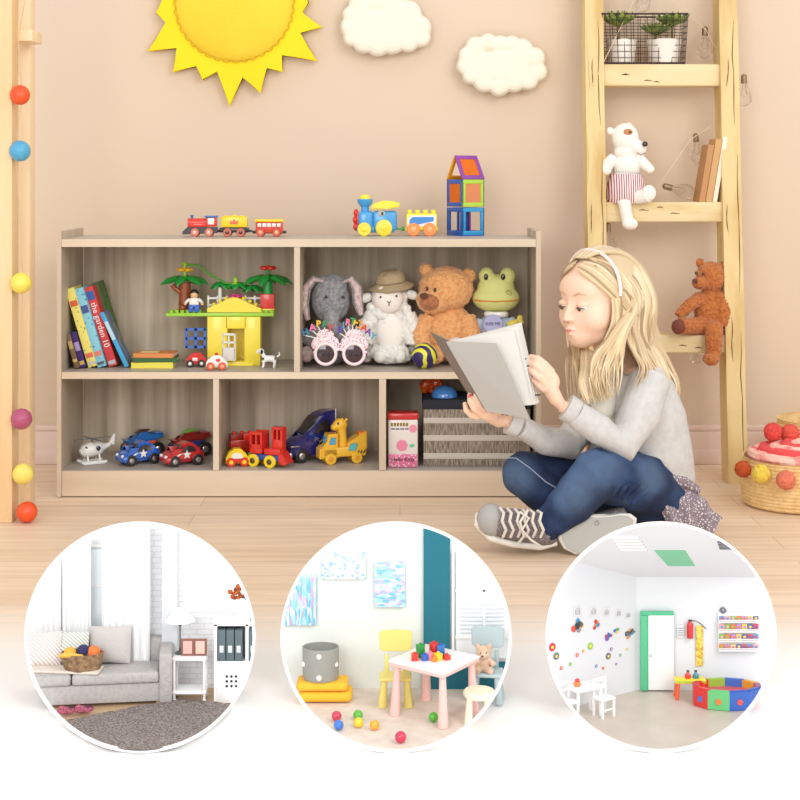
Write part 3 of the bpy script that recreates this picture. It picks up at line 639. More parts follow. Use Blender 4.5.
for sx, x in ((-1,314),(1,366)): t.p('temple', NP, MB().tube([A(x,352,0),A(x+sx*1,353,10),A(x+sx*1,358,30)],1,6))
for i, (ch, x, y, c, bx) in enumerate((('H',305.5,332.5,(50,130,170),316),('A',312.5,327.5,(236,120,170),320),('P',318.5,324,(236,190,40),323),('P',324.5,324.5,(40,140,70),326),('Y',330,328,(210,60,60),329),('B',339.7,330,(90,60,160),347),('I',343.5,325.5,(60,150,170),349),('R',348,322.5,(230,120,160),351),('T',352.5,321.5,(40,150,80),353),('H',356.5,323,(240,200,50),355),('D',360.5,325.5,(240,150,50),357),('A',364.5,328,(220,60,60),360),('A',368.5,332,(110,60,160),363),('Y',373,336.5,(60,150,180),366))):
    st_ = t.p('candle', WHT, MB().tube([A(bx,338,1.5),A(x,y+3,1)],.6,6)); t.p('letter', pl(c), textmesh(ch, 9, 1.6, bold=.35).xf(Matrix.Translation(A(x,y,0)) @ Matrix.Rotation(R((x-340)*.9 if i > 4 else (x-320)*1.4),4,'Y')), st_)

# ================================================================ lower compartments
def profile_car(t, body, m, L_, W_, wr, wm, hub, wx, glass=None, mdec=None):
    t.p('car_body', m, MB().prism(body, -W_/2, W_/2, bev=min(2.2, W_*.16)))
    for x in wx:
        for y in (-W_/2, W_/2): wheel(t, x, wr, y, wr, wm, hub, W_*.2)
HUB = mat('chrome', (200,200,205), .25, metal=1); GLS = mat('dark_glass', (30,34,44), .08, coat=1)
t = on('toy_helicopter', 'white toy rescue helicopter with smiling face on skids', 'toy helicopter', 94, 463.5, ZB, R(30))
WH2 = pl((232,232,228))
t.p('fuselage', WH2, MB().tube([(-14,0,11),(-10,0,13),(-3,0,14.5),(5,0,15),(12,0,16.5),(20,0,19)],[3.5,7,8,7,3.2,1.5],20,flat=.95).box((-2,0,19),(12,8,5),2), fz=(.6,2))
t.p('tail_fin', WH2, MB().prism([(14,17),(20,28),(22,28),(21,17)], -.8, .8, bev=.4).box((18,0,19),(3,12,1),.3))
t.p('windscreen', GLS, MB().sph((-8.5,0,16),(5,6.6,3.6))); t.p('smile', mt((60,60,66)), MB().tube([(-13.8,-4,9.5),(-15.6,0,8.5),(-13.8,4,9.5)],.4,6)); t.p('side_window', GLS, MB().sph((2,-7,16),(2.6,1,2.6)))
t.p('rotor', pl((110,112,116)), MB().cyl((-2,0,20),(-2,0,25),1.2).box((-2,0,25),(40,3,.7),.2,rot=(0,0,R(10))).box((-2,0,25),(3,34,.7),.2,rot=(0,0,R(10))))
for y in (-7,7): t.p('skid', WH2, MB().tube([(-15,y,3.6),(-12,y,2),(8,y,2),(11,y,2.6)],[1.6,2,2,1.6],10).cyl((-8,y*.6,10),(-8,y,2),1).cyl((4,y*.6,10),(4,y,2),1)); 
def beetle(lab, px, py, m, dec, rz):
    t = on('toy_car', lab, 'toy car', px, py, ZB, rz)
    t.p('car_body', m, MB().prism([(-21,4),(-22,8),(-19,12),(-11,15),(-6,20),(1,23),(7,22.5),(13,18),(18,13),(20,9),(20,4)], -10, 10, bev=3.4).sph((-17,-8,7),(5,3.5,4)).sph((-17,8,7),(5,3.5,4)))
    t.p('windscreen', GLS, MB().prism([(-10.5,14.6),(-6,20.2),(-4,20.8),(-6,14.6)], -7.5, 7.5, bev=.5)); 
    for y in (-10.2,10.2): t.p('side_window', GLS, MB().prism([(-6,14),(-3,19),(3,20.5),(8,18.5),(10,14)], y-.3, y+.3, bev=.2))
    t.p('star_mark', dec, MB().prism([(math.cos(a*PI/5+PI/2)*(4.6 if a % 2 == 0 else 2), math.sin(a*PI/5+PI/2)*(4.6 if a % 2 == 0 else 2)) for a in range(10)], -.3, .3, c=(0,-10.7,11.5)))
    t.p('side_stripe', dec, MB().prism([(-14,9),(-8,12.5),(-4,13),(-8,11),(-13,7.5)], -10.6, -10.2))
    t.p('headlamp', WHT, MB().sph((-20.5,-6.5,10),(1.6,2,1.8))); t.p('headlamp', WHT, MB().sph((-20.5,6.5,10),(1.6,2,1.8)))
    for x in (-12.5,12):
        for y in (-9.5,9.5): wheel(t, x, 5.6, y, 5.6, BLK, HUB, 4)
beetle('shiny blue toy beetle car with white star in front of the monster truck', 139, 463.5, pl((42,104,200),.2,.9), WHT, R(34))
beetle('shiny red toy beetle car with white markings in the left compartment', 183, 464.5, pl((196,30,40),.2,.9), WHT, R(30))
def monster(lab, px, py, m1, m2, m3, rz):
    t = on('monster_truck', lab, 'toy car', px, py, ZB, rz, D=3.86)
    t.p('chassis', m2, MB().prism([(-17,8),(-18,12),(-8,15),(12,15),(18,12),(16,8)], -7, 7, bev=1.5))
    t.p('shell', m1, MB().prism([(-18,14),(-10,18),(-4,23),(4,24),(10,20),(20,21),(21,18),(12,15)], -6, 6, bev=1.5).prism([(-12,17),(-20,17.5),(-16,14)],-8,8,bev=.6))
    t.p('crest', m3, MB().prism([(-8,23),(-2,26.5),(8,26),(4,23.5)], -2.5, 2.5, bev=.6)); t.p('spoiler', m1, MB().box((16,0,22),(8,14,1.6),.5))
    for x in (-12,13):
        for y in (-9,9): wheel(t, x, 7, y, 7, BLK, HUB, 5.5)
monster('blue and orange toy monster truck behind the blue beetle', 142, 452, pl((40,110,190)), pl((232,84,36)), pl((70,40,40)), R(30))
monster('dark red and blue toy monster truck behind the red beetle', 189, 452, pl((160,36,34)), pl((40,74,150)), pl((120,190,80)), R(30))
# middle compartment
t = on('toy_car', 'small yellow and red rounded toy car before the red block train', 'toy car', 237, 465.5, ZB, R(12))
t.p('car_body', YEL, MB().prism([(-11.5,3),(-11.5,8),(-8,14),(-3,17.5),(3,17.5),(8,13),(11.5,8),(11.5,3)], -6.5, 6.5, bev=2)); t.p('window', WHT, MB().prism([(-7,8),(-4.5,13.5),(3.5,13.5),(6,8)], -7.2, -6.4, bev=.3)); t.p('smile', RED, MB().prism([(-8,4),(-8,8),(8,8),(8,4)], -7.3, -6.5, bev=.4))
for x in (-6.5,6.5):
    for y in (-7,7): wheel(t, x, 4.6, y, 4.6, RED, YEL, 2.6)
t = on('block_wagon', 'dark red toy block wagon with yellow wheels behind the small yellow car', 'toy train', 242, 458, ZB, R(20), D=3.80)
t.p('wagon_body', pl((190,42,30)), MB().box((0,0,15),(26,14,12),1)); t.p('block', pl((150,40,30)), MB().box((-7,0,23.5),(11,12,6),.6)); t.p('block', RED, MB().box((6,0,23.5),(12,12,6),.6)); t.p('chassis', GRN, MB().box((4,0,6),(26,11,4),.8))
for k in range(3): t.p('stud', RED, MB().lathe([(2,26),(2,28.6),(1.6,29)], (-8+k*8,0,0)))
for x in (-9,9):
    for y in (-7.5,7.5): wheel(t, x, 5, y, 5, YEL, pl((230,180,30)), 3)
t = on('block_locomotive', 'bright red toy block train engine with cab windows on blue chassis', 'toy train', 269, 466, ZB, R(-24))
t.p('chassis', pl((36,72,170)), MB().box((-1,0,9.5),(34,14,6),1)); 
t.p('cab', RED, MB().box((-11,0,16),(14,15,6),.6).box((-17,0,25),(2.4,15,14)).box((-5,0,25),(2.4,15,14)).box((-11,-6.4,33),(14,2.4,3)).box((-11,6.4,33),(14,2.4,3)).box((-11,0,25),(2,14,13)).box((-11,-7,20),(14,1,4)))
t.p('cab', RED, MB().box((9,4,20),(12,9,14),.6).box((4,4,32),(2.4,9,12)).box((14,4,32),(2.4,9,12)).box((9,4,38),(12,9,2.4)).box((9,4,32),(2,8,11)))
t.p('bonnet', RED, MB().box((8,-2,16),(18,14,6),.8).prism([(14,6),(14,18),(19,14),(24,5)], -7.5, 7.5, bev=.8))
for y in (-7,7): t.p('cow_catcher', RED, MB().box((20,y,5),(7,2,3),.5))
for x in (-13,6):
    for y in (-9,9): wheel(t, x, 6.2, y, 6.4, YEL, pl((90,70,30)), 3.5)
t = on('toy_truck', 'shiny dark blue toy lorry cab standing behind the yellow truck', 'toy truck', 312, 457.5, ZB, R(30), D=3.80)
NV = pl((28,30,110),.12,1)
t.p('body', NV, MB().prism([(-27,6),(-28,14),(-25,20),(-12,26),(-4,38),(4,46),(14,49),(24,49),(24,6)], -11, 11, bev=2.5)); t.p('windscreen', GLS, MB().prism([(-11,27),(-4,37.5),(2,43.5),(3,43),(-2,34),(-8,26.5)], -9.5, 9.5, bev=.5).xf(Matrix.Translation((-1,0,.8))))
t.p('side_window', GLS, MB().prism([(-3,28),(2,37),(9,41),(14,41),(14,28)], -11.5, -10.9, bev=.3)); t.p('bumper', HUB, MB().box((-28,0,8),(4,22,6),1.5)); t.p('exhaust', HUB, MB().cyl((21,-11.5,8),(21,-11.5,52),1.3)); t.p('bonnet_stripe', HUB, MB().box((-24,-11.4,17),(9,.6,1.4),.2)); t.p('lettering', HUB, textmesh('Power', 7, .4).xf(Matrix.Translation((6,-11.4,22))))
for x in (-17,14):
    for y in (-10.5,10.5): wheel(t, x, 7, y, 7, BLK, HUB, 5)
t = on('toy_truck', 'yellow plastic toy truck carrying a yellow animal driver', 'toy truck', 342, 462.5, ZB, R(18))
YO = pl((244,190,52),.4)
t.p('truck_body', YO, MB().box((0,0,12),(46,18,10),2).prism([(-25,6),(-25,15),(-19,19),(-16,30),(-6,30),(-6,6)], -9, 9, bev=1.8).prism([(4,14),(4,20),(22,31),(24,31),(24,14)], -8, 8, bev=1))
for s_2 in (-1,1): t.p('cab_window', pl((80,170,210),.15,1), MB().prism([(-16,20),(-14,27),(-9,27),(-9,20)], s_2*9.2-.3, s_2*9.2+.3, bev=.3))
t.p('windscreen', pl((80,170,210),.15,1), MB().box((-18.4,0,24),(.8,13,7),.3,rot=(0,R(15),0)))
t.p('side_window', pl((80,190,200),.15,1), MB().prism([(4,13),(6,20),(14,20),(12,13)], -9.6, -9, bev=.3))
for k in range(3): t.p('hazard_mark', BLK, MB().prism([(13+k*3,10),(14.6+k*3,13),(15.8+k*3,13),(14.2+k*3,10)], -9.5, -9.1))
t.p('animal_neck', YO, MB().tube([(0,0,16),(0,0,28),(-1,0,35)],[5,4.5,5],14).sph((-2,0,38),(7.5,6,6.5)).sph((-8,-1,36),(4,4.4,3.6)).sph((3.5,-4,43.5),1.6).sph((-1,-4,44),1.6), fz=(.7,2)); t.p('eye', BLK, MB().sph((-5.5,-5.3,40),(1,.5,1.2)))
t.p('tailgate', ORG, MB().box((20,0,27),(8,12,7),1))
for x in (-14,13):
    for y in (-8.5,8.5): wheel(t, x, 5.6, y, 5.6, YO, pl((230,160,30)), 3.4)
# right compartment
t = on('printed_tin', 'white and pink tall tin box with red lid and printed front', 'tin', 403, 467.5, ZB)
t.p('tin_body', pl((236,228,222),.3), MB().box((0,10,24),(30,20,48),2)); t.p('tin_lid', pl((206,44,40),.3), MB().box((0,10,51),(31.5,21.5,7),2))
t.p('print_band', spots('pink_dotted_print', (230,120,160), (246,220,228), 150, .3, .3), MB().box((0,-.1,7),(28.5,.6,13),.2)); t.p('print_text', pl((60,20,40)), textmesh('Hello Kitty', 5.2, .2, bold=.1).xf(Matrix.Translation((0,-.55,8))))
for k in range(6): t.p('print_heading', mt((150,124,50)), MB().box((-11+k*3,-.2,43),(2.3,.4,3.4),.4), kind=None)
for k in range(4): t.p('print_heading', mt((90,80,100)), MB().box((-10+k*4.6,-.2,38.6),(3.8,.4,1.3),.2))
t.p('print_badge', pl((240,150,170)), MB().lathe([(.1,-.2),(4,-.2),(4,.2)],(10,-.2,39),20,axis='Y')); t.p('print_flower', pl((236,140,170)), MB().lathe([(.1,-.2),(6,-.2),(6,.2)],(-1,-.2,22),7,axis='Y').lathe([(.1,-.4),(2.4,-.4),(2.4,0)],(-1,-.2,22),14,axis='Y',mi=1) if 0 else MB().lathe([(.1,-.2),(6,-.2),(6,.2)],(-1,-.2,22),7,axis='Y'))
t.p('print_leaf', pl((110,200,160)), MB().sph((9,-.2,22),(2.6,.4,1.8)))
t = on('woven_storage_box', 'grey woven storage box with black lid in the right compartment', 'box', 477, 466.5, ZB)
WV = mat('woven_grey_straw', (176,164,148), .9, bump=1, bscale=60, rgb2=(120,106,92), vscale=45, stretch=(8,1,1), fac=(.38,.6))
t.p('box_body', WV, MB().box((0,30,29),(107,60,58),1.5))
for z in (46,28.5,10.5):
    mb = MB()
    for k in range(36):
        x = -52.5+k*3; mb.box((x,-.3,z+1.3),(2.6,.9,1),.2,rot=(0,R(30),0)); mb.box((x+1.4,-.3,z-1.3),(2.6,.9,1),.2,rot=(0,R(-30),0))
    mb.box((0,-.1,z),(106.6,.6,5.6),.2)
    t.p('braid_band', mt((206,198,186),.9), mb)
t.p('box_lid', mat('black_felt_lid', (34,38,48), .8, bump=.2, bscale=100), MB().box((0,30,62),(108.5,62,10),1.5))
zl = ZB+67*t.s
o = one('dome_toy', 'smooth sky blue plastic dome lying on the black box lid', 'toy', pl((70,140,220),.2,1), MB().lathe([(.5,11.5),(5,11),(9,9),(12,5.5),(13.2,1.5),(13.2,0)], n=36), 444.5, YH+F*(H-zl)/(t.D+.05), t.D+.05)
o = Thing('bow_toy', 'orange translucent bow shaped toy behind the blue dome', 'toy', 431, YH+F*(H-zl)/(t.D+.10), t.D+.10)
OT = mat('orange_jelly_plastic', (240,96,30), .15, trans=.25, coat=1)
o.p('loop', OT, MB().sph((-5,0,9),(6,4,7),rot=(0,R(30),0)).sph((-6,0,4),(4,3,4))); o.p('loop', OT, MB().sph((6,0,10),(6,4,7),rot=(0,R(-30),0))); o.p('knot', OT, MB().sph((0.5,0,7),(3.4,4.2,3.6)).sph((0.5,0,3),(3,3,3)))
# ================================================================ things on the ladder
WIRE = mat('dark_wire', (70,50,52), .5, metal=.6)
Da, za = RUNG['a']; Db, zb = RUNG['b']; Dc, zc = RUNG['c']
def rowof(z, D): return YH+F*(H-z)/D
t = Thing('wire_basket', 'dark wire mesh basket holding two potted succulents on top rung', 'basket', 645, rowof(za+.001,Da+.008), Da+.008)
mb = MB(); W0, W1, HB, DB = 40, 43, 50, 28
def bx(u, f): return u*(W0+(W1-W0)*f)
for k in range(13):
    u = -1+2*k/12; mb.tube([(bx(u,0),0,0.6),(bx(u,1),-1,HB)],.32,5); mb.tube([(bx(u,0),DB,0.6),(bx(u,1),DB+1,HB)],.32,5); mb.tube([(bx(u,0),0,.6),(bx(u,0),DB,.6)],.32,5)
for k in range(1,8):
    f = k/8; z = HB*f; w_ = bx(1,f); mb.tube([(-w_,-f,z),(w_,-f,z)],.32,5).tube([(-w_,DB+f,z),(w_,DB+f,z)],.32,5).tube([(-w_,-f,z),(-w_,DB+f,z)],.32,5).tube([(w_,-f,z),(w_,DB+f,z)],.32,5)
for k in range(1,5): 
    y = DB*k/5
    for s2 in (-1,1): mb.tube([(s2*W0,y,.6),(s2*W1,y,HB)],.32,5)
t.p('wire_mesh', WIRE, mb)
for nm, f, z in (('rim',1,HB),('bottom_rim',0,.9)):
    w_ = bx(1,f); t.p(nm, WIRE, MB().tube([(-w_,-f,z),(w_,-f,z),(w_,DB+f,z),(-w_,DB+f,z),(-w_,-f,z)], .9, 8))
POT = mat('white_ceramic', (236,226,214), .4, coat=.3)
def succulent(lab, px, rx, heads, hgt=24):
    q = Thing('potted_succulent', lab, 'plant', px, rowof(za+.0035,Da+.045), Da+.045, group='potted succulents in the wire basket')
    q.p('pot', POT, MB().lathe([(rx*.8,0),(rx*.86,2),(rx,hgt-2),(rx*1.03,hgt),(rx*.92,hgt),(rx*.9,hgt-3)], n=30)); q.p('soil', mt((90,70,54)), MB().lathe([(.1,hgt-2.4),(rx*.9,hgt-2.4)], n=24))
    L1 = mat('succulent_green', (150,160,76), .5, rgb2=(84,110,60), vscale=90)
    for hx, hz, r_ in heads:
        mb = MB()
        for ring_, n, tilt in ((0,6,76),(1,9,56),(2,11,30)):
            for k in range(n):
                a = 2*PI*k/n+ring_*.4; e = R(tilt); ln = r_*(.55+.22*ring_)
                d = Vector((math.cos(a)*math.cos(e), math.sin(a)*math.cos(e), math.sin(e)*.8)); c = Vector((hx,0,hz))
                mb.tube([c, c+d*ln*.5, c+d*ln*.85+Vector((0,0,ln*.06)), c+d*ln*1.1+Vector((0,0,ln*.16))], [r_*.07,r_*.17,r_*.13,.2], 7, flat=.5)
        q.p('rosette', L1, mb); q.p('stem', mt((120,110,60)), MB().cyl((hx,0,hgt-4),(hx,0,hz),1.2))
succulent('succulent with one tall dark rosette at the left in the wire basket', 622, 14.5, ((-4,38,22),))
succulent('succulent with two pale green rosettes at the right in the wire basket', 664, 17, ((-8,29,18),(8,38,20)))
GL = mat('clear_bulb_glass', (245,240,236), .03, trans=.95, alpha=.55); CAP = mat('brass_cap', (150,130,104), .4, metal=.7)
bg = Thing('bulb_garland', 'string of clear glass bulbs wound around the wooden ladder', 'string lights', 705, 42, Da-.02)
bg.p('cord', mat('clear_cord', (238,214,176), .4), MB().tube([bg.at(x,y,-6) for x,y in ((590,-8),(586,30),(590,90))]+[bg.at(x,y,25) for x,y in ((640,-12),(672,0),(706,30),(722,60))]+[bg.at(x,y,30) for x,y in ((740,80),(720,120),(690,140),(660,184),(640,206),(612,226),(640,300),(694,335))], .35, 5))
def bulb(px, py, dy, ang, s_1=1.0):
    M = Matrix.Translation(bg.at(px,py,dy)) @ Matrix.Rotation(R(ang),4,'Y') @ Matrix.Scale(s_1,4)
    o = bg.p('bulb', GL, MB().lathe([(3,9),(3.6,5),(6.4,0),(8,-6),(7.6,-10),(5,-13.5),(.1,-15)], n=22, caps=False).xf(M))
    bg.p('bulb_cap', CAP, MB().lathe([(1.5,18),(3,16.5),(3.2,9),(3,8.5)], n=16).xf(M), o); bg.p('filament', CAP, MB().tube([(-1,0,8),(-2.4,0,-3),(0,0,-6),(2.4,0,-3),(1,0,8)],.22,5).xf(M), o)
bulb(645,-1,30,20,.95); bulb(705,44,34,0); bulb(744,92,20,0); bulb(697,150,36,-5,.95); bulb(680,190,20,-76); bulb(608,240,0,0,.95); bulb(696,352,20,0,.8)
# polar bear
PB = mat('white_bear_velour', (246,240,230), .95, bump=.4, bscale=260, sheen=.3)
t = Thing('plush_polar_bear', 'white plush polar bear in striped shorts sitting on middle ladder rung', 'soft toy', 627, rowof(zb+.001,Db+.028), Db+.028)
A = t.at
t.p('body', PB, MB().sph(A(625,138,0),(14,13,15)).sph(A(625,152,0),(12,11,9)).sph(A(636,147,-4),(11,9,8),rot=(0,R(30),0)).sph(A(610,131,0),(4,3.5,4)).sph(A(629,126,7),(3.6,3,3.6)).sph(A(627,166,0),(15,12,15)).sph(A(626,185,0),(17,13,17)).tube([A(614,158,-4),A(608,164,-7),A(606,169,-7)],[6,6.5,5.5],12).sph(A(606,170,-7),5.5).tube([A(638,158,-4),A(645,165,-9),A(650,169,-10)],[6,5.5,4.5],12).sph(A(650,169,-10),4.5).tube([A(630,196,-8),A(640,197,-17),A(649,195,-24)],[8,7,7.5],12).sph(A(649,193,-25),(7,5,8)).tube([A(622,198,-8),A(625,204,-17),A(626,212,-18),A(628,222,-18)],[7,6.5,6,6],12).sph(A(630,224,-20),(8,7,6)), fz=(.7,3))
t.p('shorts', stripes('red_blue_stripe_cotton', (242,232,228), (170,60,84), 52, 'X', .6), MB().lathe([(15.5,26),(17,22),(19.5,12),(20.5,2),(18,-3),(2,-3)], A(626,196,0)+Vector((0,-1,-4)), 44, caps=False).jitter(.9,.3))
t.p('nose', EYE, MB().sph(A(645,144,-12),(2.9,2.4,2.7))); t.p('eye_patch', mt((196,130,84)), MB().sph(A(628,132,-11.8),(4.6,1.6,3.2))); t.p('eye', EYE, MB().sph(A(630,132,-13.2),(1.4,.8,1.2))); t.p('mouth', mt((120,100,90)), MB().tube([A(637,153,-11.5),A(641,155,-11.5),A(645,153,-11)],.4,5))
for i, (lab, x, w_, m, h_) in enumerate((('slim brown hardback leaning left of two others on ladder rung',699,6,mt((190,140,92)),58),('tan hardback between brown and white books on ladder rung',705.5,6.5,mt((206,160,108)),64),('white paged slim book leaning on the ladder rail',712.5,4.5,mt((240,228,206)),66))):
    q = Thing('hardback_book', lab, 'book', x, rowof(zb+.001,Db+.008), Db+.008, 0, 'books leaning on the ladder rung'); M = Matrix.Rotation(R(9.5),4,'Y')
    q.p('cover', m, MB().box((.4,16,h_/2),(.8,32,h_),.2,seg=1).box((w_-.4,16,h_/2),(.8,32,h_),.2,seg=1).box((w_/2,0,h_/2),(w_,.9,h_),.2,seg=1).xf(M)); q.p('pages', mt((236,222,196)), MB().box((w_/2,16,h_/2),(w_-1.6,30,h_-1.6)).xf(M))
# brown jointed bear
BB2 = fur('russet_mohair', (196,118,58), (172,94,42), .8, 200); PADM = mt((120,60,50))
t = Thing('jointed_teddy_bear', 'small russet brown jointed teddy bear sitting on lower ladder rung', 'soft toy', 706, rowof(zc+.001,Dc+.03), Dc+.03)
A = t.at
t.p('body', BB2, MB().sph(A(711,277,0),(15,14,15.5)).sph(A(700,283,-9),(8,7,6.5)).sph(A(700,263,2),(4,3,5)).sph(A(723,268,0),(5,3.5,7)).sph(A(709,297,0),(11,10,8)).sph(A(714,330,-4),(11,11,9)).sph(A(699,300,-5),8).sph(A(720,299,-3),8).sph(A(709,313,0),(15,13,19)).tube([A(700,298,-6),A(690,305,-12),A(678,316,-14)],[6.5,6.5,5],12).tube([A(721,298,-4),A(724,312,-8),A(722,326,-12)],[7,7.5,5.5],12).tube([A(703,325,-6),A(692,326,-14),A(680,326,-22)],[9,8,8],12).tube([A(712,326,-4),A(714,330,-18),A(714,340,-22),A(713,354,-22)],[9,9,8.5,7.5],12).sph(A(711,359,-25),(8,10,6.5)), fz=(.75,2,1.2,.5))
t.p('foot_pad', PADM, MB().sph(A(678,327,-27),(6.5,3,7.5),rot=(R(6),0,R(-20)))); t.p('nose', BROWN, MB().sph(A(695,281,-15),(3,2.4,2.6)))
for x, y in ((696,273),(703,274)): t.p('eye', EYE, MB().sph(A(x,y,-12.6),1.5))
t.p('mouth', PADM, MB().tube([A(694,287,-14.5),A(698,289,-15.5),A(702,287,-15)],.5,5))

# ================================================================ rope baskets with pompoms
ROPE = mat('natural_jute_rope', (238,206,150), .9, bump=.8, bscale=120, rgb2=(222,184,124), vscale=60)
def rope_basket(lab, px, D, R_, Hh):
    t = Thing('rope_basket', lab, 'basket', px, rowof(0,D), D)
    n = int(Hh/3.4); mb = MB()
    prof = []
    for k in range(n*4+1):
        z = 1.6+k*Hh/(n*4); prof.append((R_*(.95+.05*math.sin(z/Hh*PI))+1.0*abs(math.sin(k*PI/4)), z))
    prof = [(.1,.2),(R_*.9,.2)]+prof+[(R_-1,Hh+2),(R_-3,Hh),(R_-3,4),(.1,4)]
    mb.lathe(prof, n=64); t.p('coiled_wall', ROPE, mb, sharp=60); return t
def pom(t, name, c, r_, col):
    mb = MB(); mb.sph(c, r_, n=30, m=22)
    for v in mb.b.verts: v.co = Vector(c)+(v.co-Vector(c))*(1+.16*(random.random()-.5))
    return t.p(name, mat('yarn_%d_%d_%d' % col, col, .95, bump=1, bscale=200, var=.25, vscale=160), mb, sharp=180)
t = rope_basket('round jute rope basket with pompoms and pink blanket beside the ladder', 796, 3.585, 54, 46); A = t.at
pom(t, 'pompom', A(743,469,-18), 8, (206,90,40)); pom(t, 'pompom', A(761,474,-47), 9, (246,214,86)); pom(t, 'pompom', A(786,480,-56), 9, (244,134,104))
bl = Thing('knitted_blanket', 'pink and red knitted blanket rolled inside the front rope basket', 'blanket', 796, rowof(.02,3.585), 3.585, single=True)
mb = MB()
for k, (r_, z) in enumerate(((42,41),(33,45),(24,47),(15,49),(6,50))): mb.torus((1.5*k,0,z), r_, 6, 'Z', 40, 8, mi=k % 2)
mb.sph((0,0,38),(44,44,14)); mb.jitter(1.5,.12); bl.p('knitted_blanket', [mat('pink_red_knit', (246,196,180), .95, bump=1, bscale=90, rgb2=(232,110,110), vscale=26, fac=(.3,.45)), mat('red_knit', (232,84,88), .95, bump=1, bscale=90)], mb)
t2 = rope_basket('second jute rope basket standing behind, near the wall', 823, 3.88, 46, 59); A2 = t2.at
b_ = Thing('pompom_ball', 'coral red yarn pompom, left of two on top of the pink blanket', 'pompom', 773, 440, 3.62); pom(b_, 'yarn', (0,0,8), 9, (240,84,76))
b_ = Thing('pompom_ball', 'coral red yarn pompom, right of two, against the rear basket', 'pompom', 790, 442, 3.64); pom(b_, 'yarn', (0,0,8), 9.5, (242,96,80))

# ================================================================ the girl reading
G = Thing('person', 'girl with long fair hair sitting cross-legged on the floor reading a grey book', 'person', 600, rowof(0,3.12), 3.12)
g = G.at
SKIN = mat('skin', (246,206,180), .5, subs=.12)
HC = g(597,301,45); HM = Matrix.Translation(HC) @ Matrix.Rotation(R(-56),4,'Z') @ Matrix.Rotation(R(2),4,'X')
def hd(x, y, z): return HM @ Vector((x,y,z))
hr = HM.to_euler()
def hs(mb, c, r_): mb.sph(hd(*c), r_, rot=tuple(hr), n=28, m=20)
mb = MB()
for c, r_ in (((0,6,14),(36,42,36)),((0,-11,-6),(31,26,36)),((0,-14,-14),(27,24,32)),((0,-22,-32),(17,15,15)),((0,-26,-38),(9,9,8)),((15,-18,-14),(17,16,18)),((-15,-18,-14),(17,16,18)),((0,-22,14),(28,16,20)),((9,-13,-28),(16,17,15)),((-9,-13,-28),(16,17,15)),
    ((0,-35,-26),(7,6,5.5)),((0,-40.5,-15),(4.6,4.6,3.6)),((3.2,-37,-15.5),(3,3,2.4)),((-3.2,-37,-15.5),(3,3,2.4)),((0,-36,-30.5),(5.5,4.4,2.6))): hs(mb, c, r_)
mb.tube([hd(0,-34,6),hd(0,-38,-4),hd(0,-41,-13)],[3,3,3.6],12)
mb.sph(hd(36,2,-10),(4,6,9),rot=tuple(hr)); mb.sph(hd(-36,2,-10),(4,6,9),rot=tuple(hr))
mb.tube([hd(0,6,-20),g(612,352,55),g(622,372,60)],[19,17,20],20)
mb.tube([g(622,372,60),g(630,400,60),g(640,440,66),g(652,490,80)],[26,30,30,32],20)
sh1 = g(650,380,30); el1 = g(622,444,-6); wr1 = g(562,406,-16); sh2 = g(598,380,80); el2 = g(568,444,40); wr2 = g(508,421,4)
mb.tube([g(630,380,50),sh1,el1,wr1],[18,14,10,6.5],14); mb.tube([g(620,385,60),sh2,el2,wr2],[18,13,10,6.5],14)
hip1 = g(668,504,70); kn1 = g(598,474,-14); an1 = g(545,526,-8); hip2 = g(630,503,96); kn2 = g(524,474,36); an2 = g(588,528,8)
mb.tube([g(650,490,80),hip1,kn1,an1,g(525,530,-6)],[28,26,18,10,9],16); mb.tube([g(650,490,80),hip2,kn2,an2,g(600,532,0)],[28,26,16,10,9],16)
# near hand holding the page edge
mb.tube([wr1,g(556,399,-17),g(549,386,-18)],[6.5,9,10],14,flat=.8); mb.sph(g(549,382,-18),(11,7,12))
for pts_, r0 in (([g(552,373,-18),g(544,364,-21),g(537,358.5,-17),g(531,357,-12)],4.1),([g(549,378,-21),g(541,370,-24),g(535,365,-20),g(528,363.5,-14)],4.2),([g(546,384,-21),g(539,377,-25),g(533,372,-21),g(527,370.5,-15)],4.1),([g(545,390,-19),g(539,385,-22),g(534,380,-19),g(530,378,-14)],3.5)):
    mb.tube(pts_,[r0*1.1,r0,r0*.92,r0*.7],10); mb.sph(pts_[-1], r0*.72)
mb.tube([g(552,392,-12),g(545,386,-3),g(537,380,0),g(532,374,1)],[5,4.6,4.2,3.2],10)
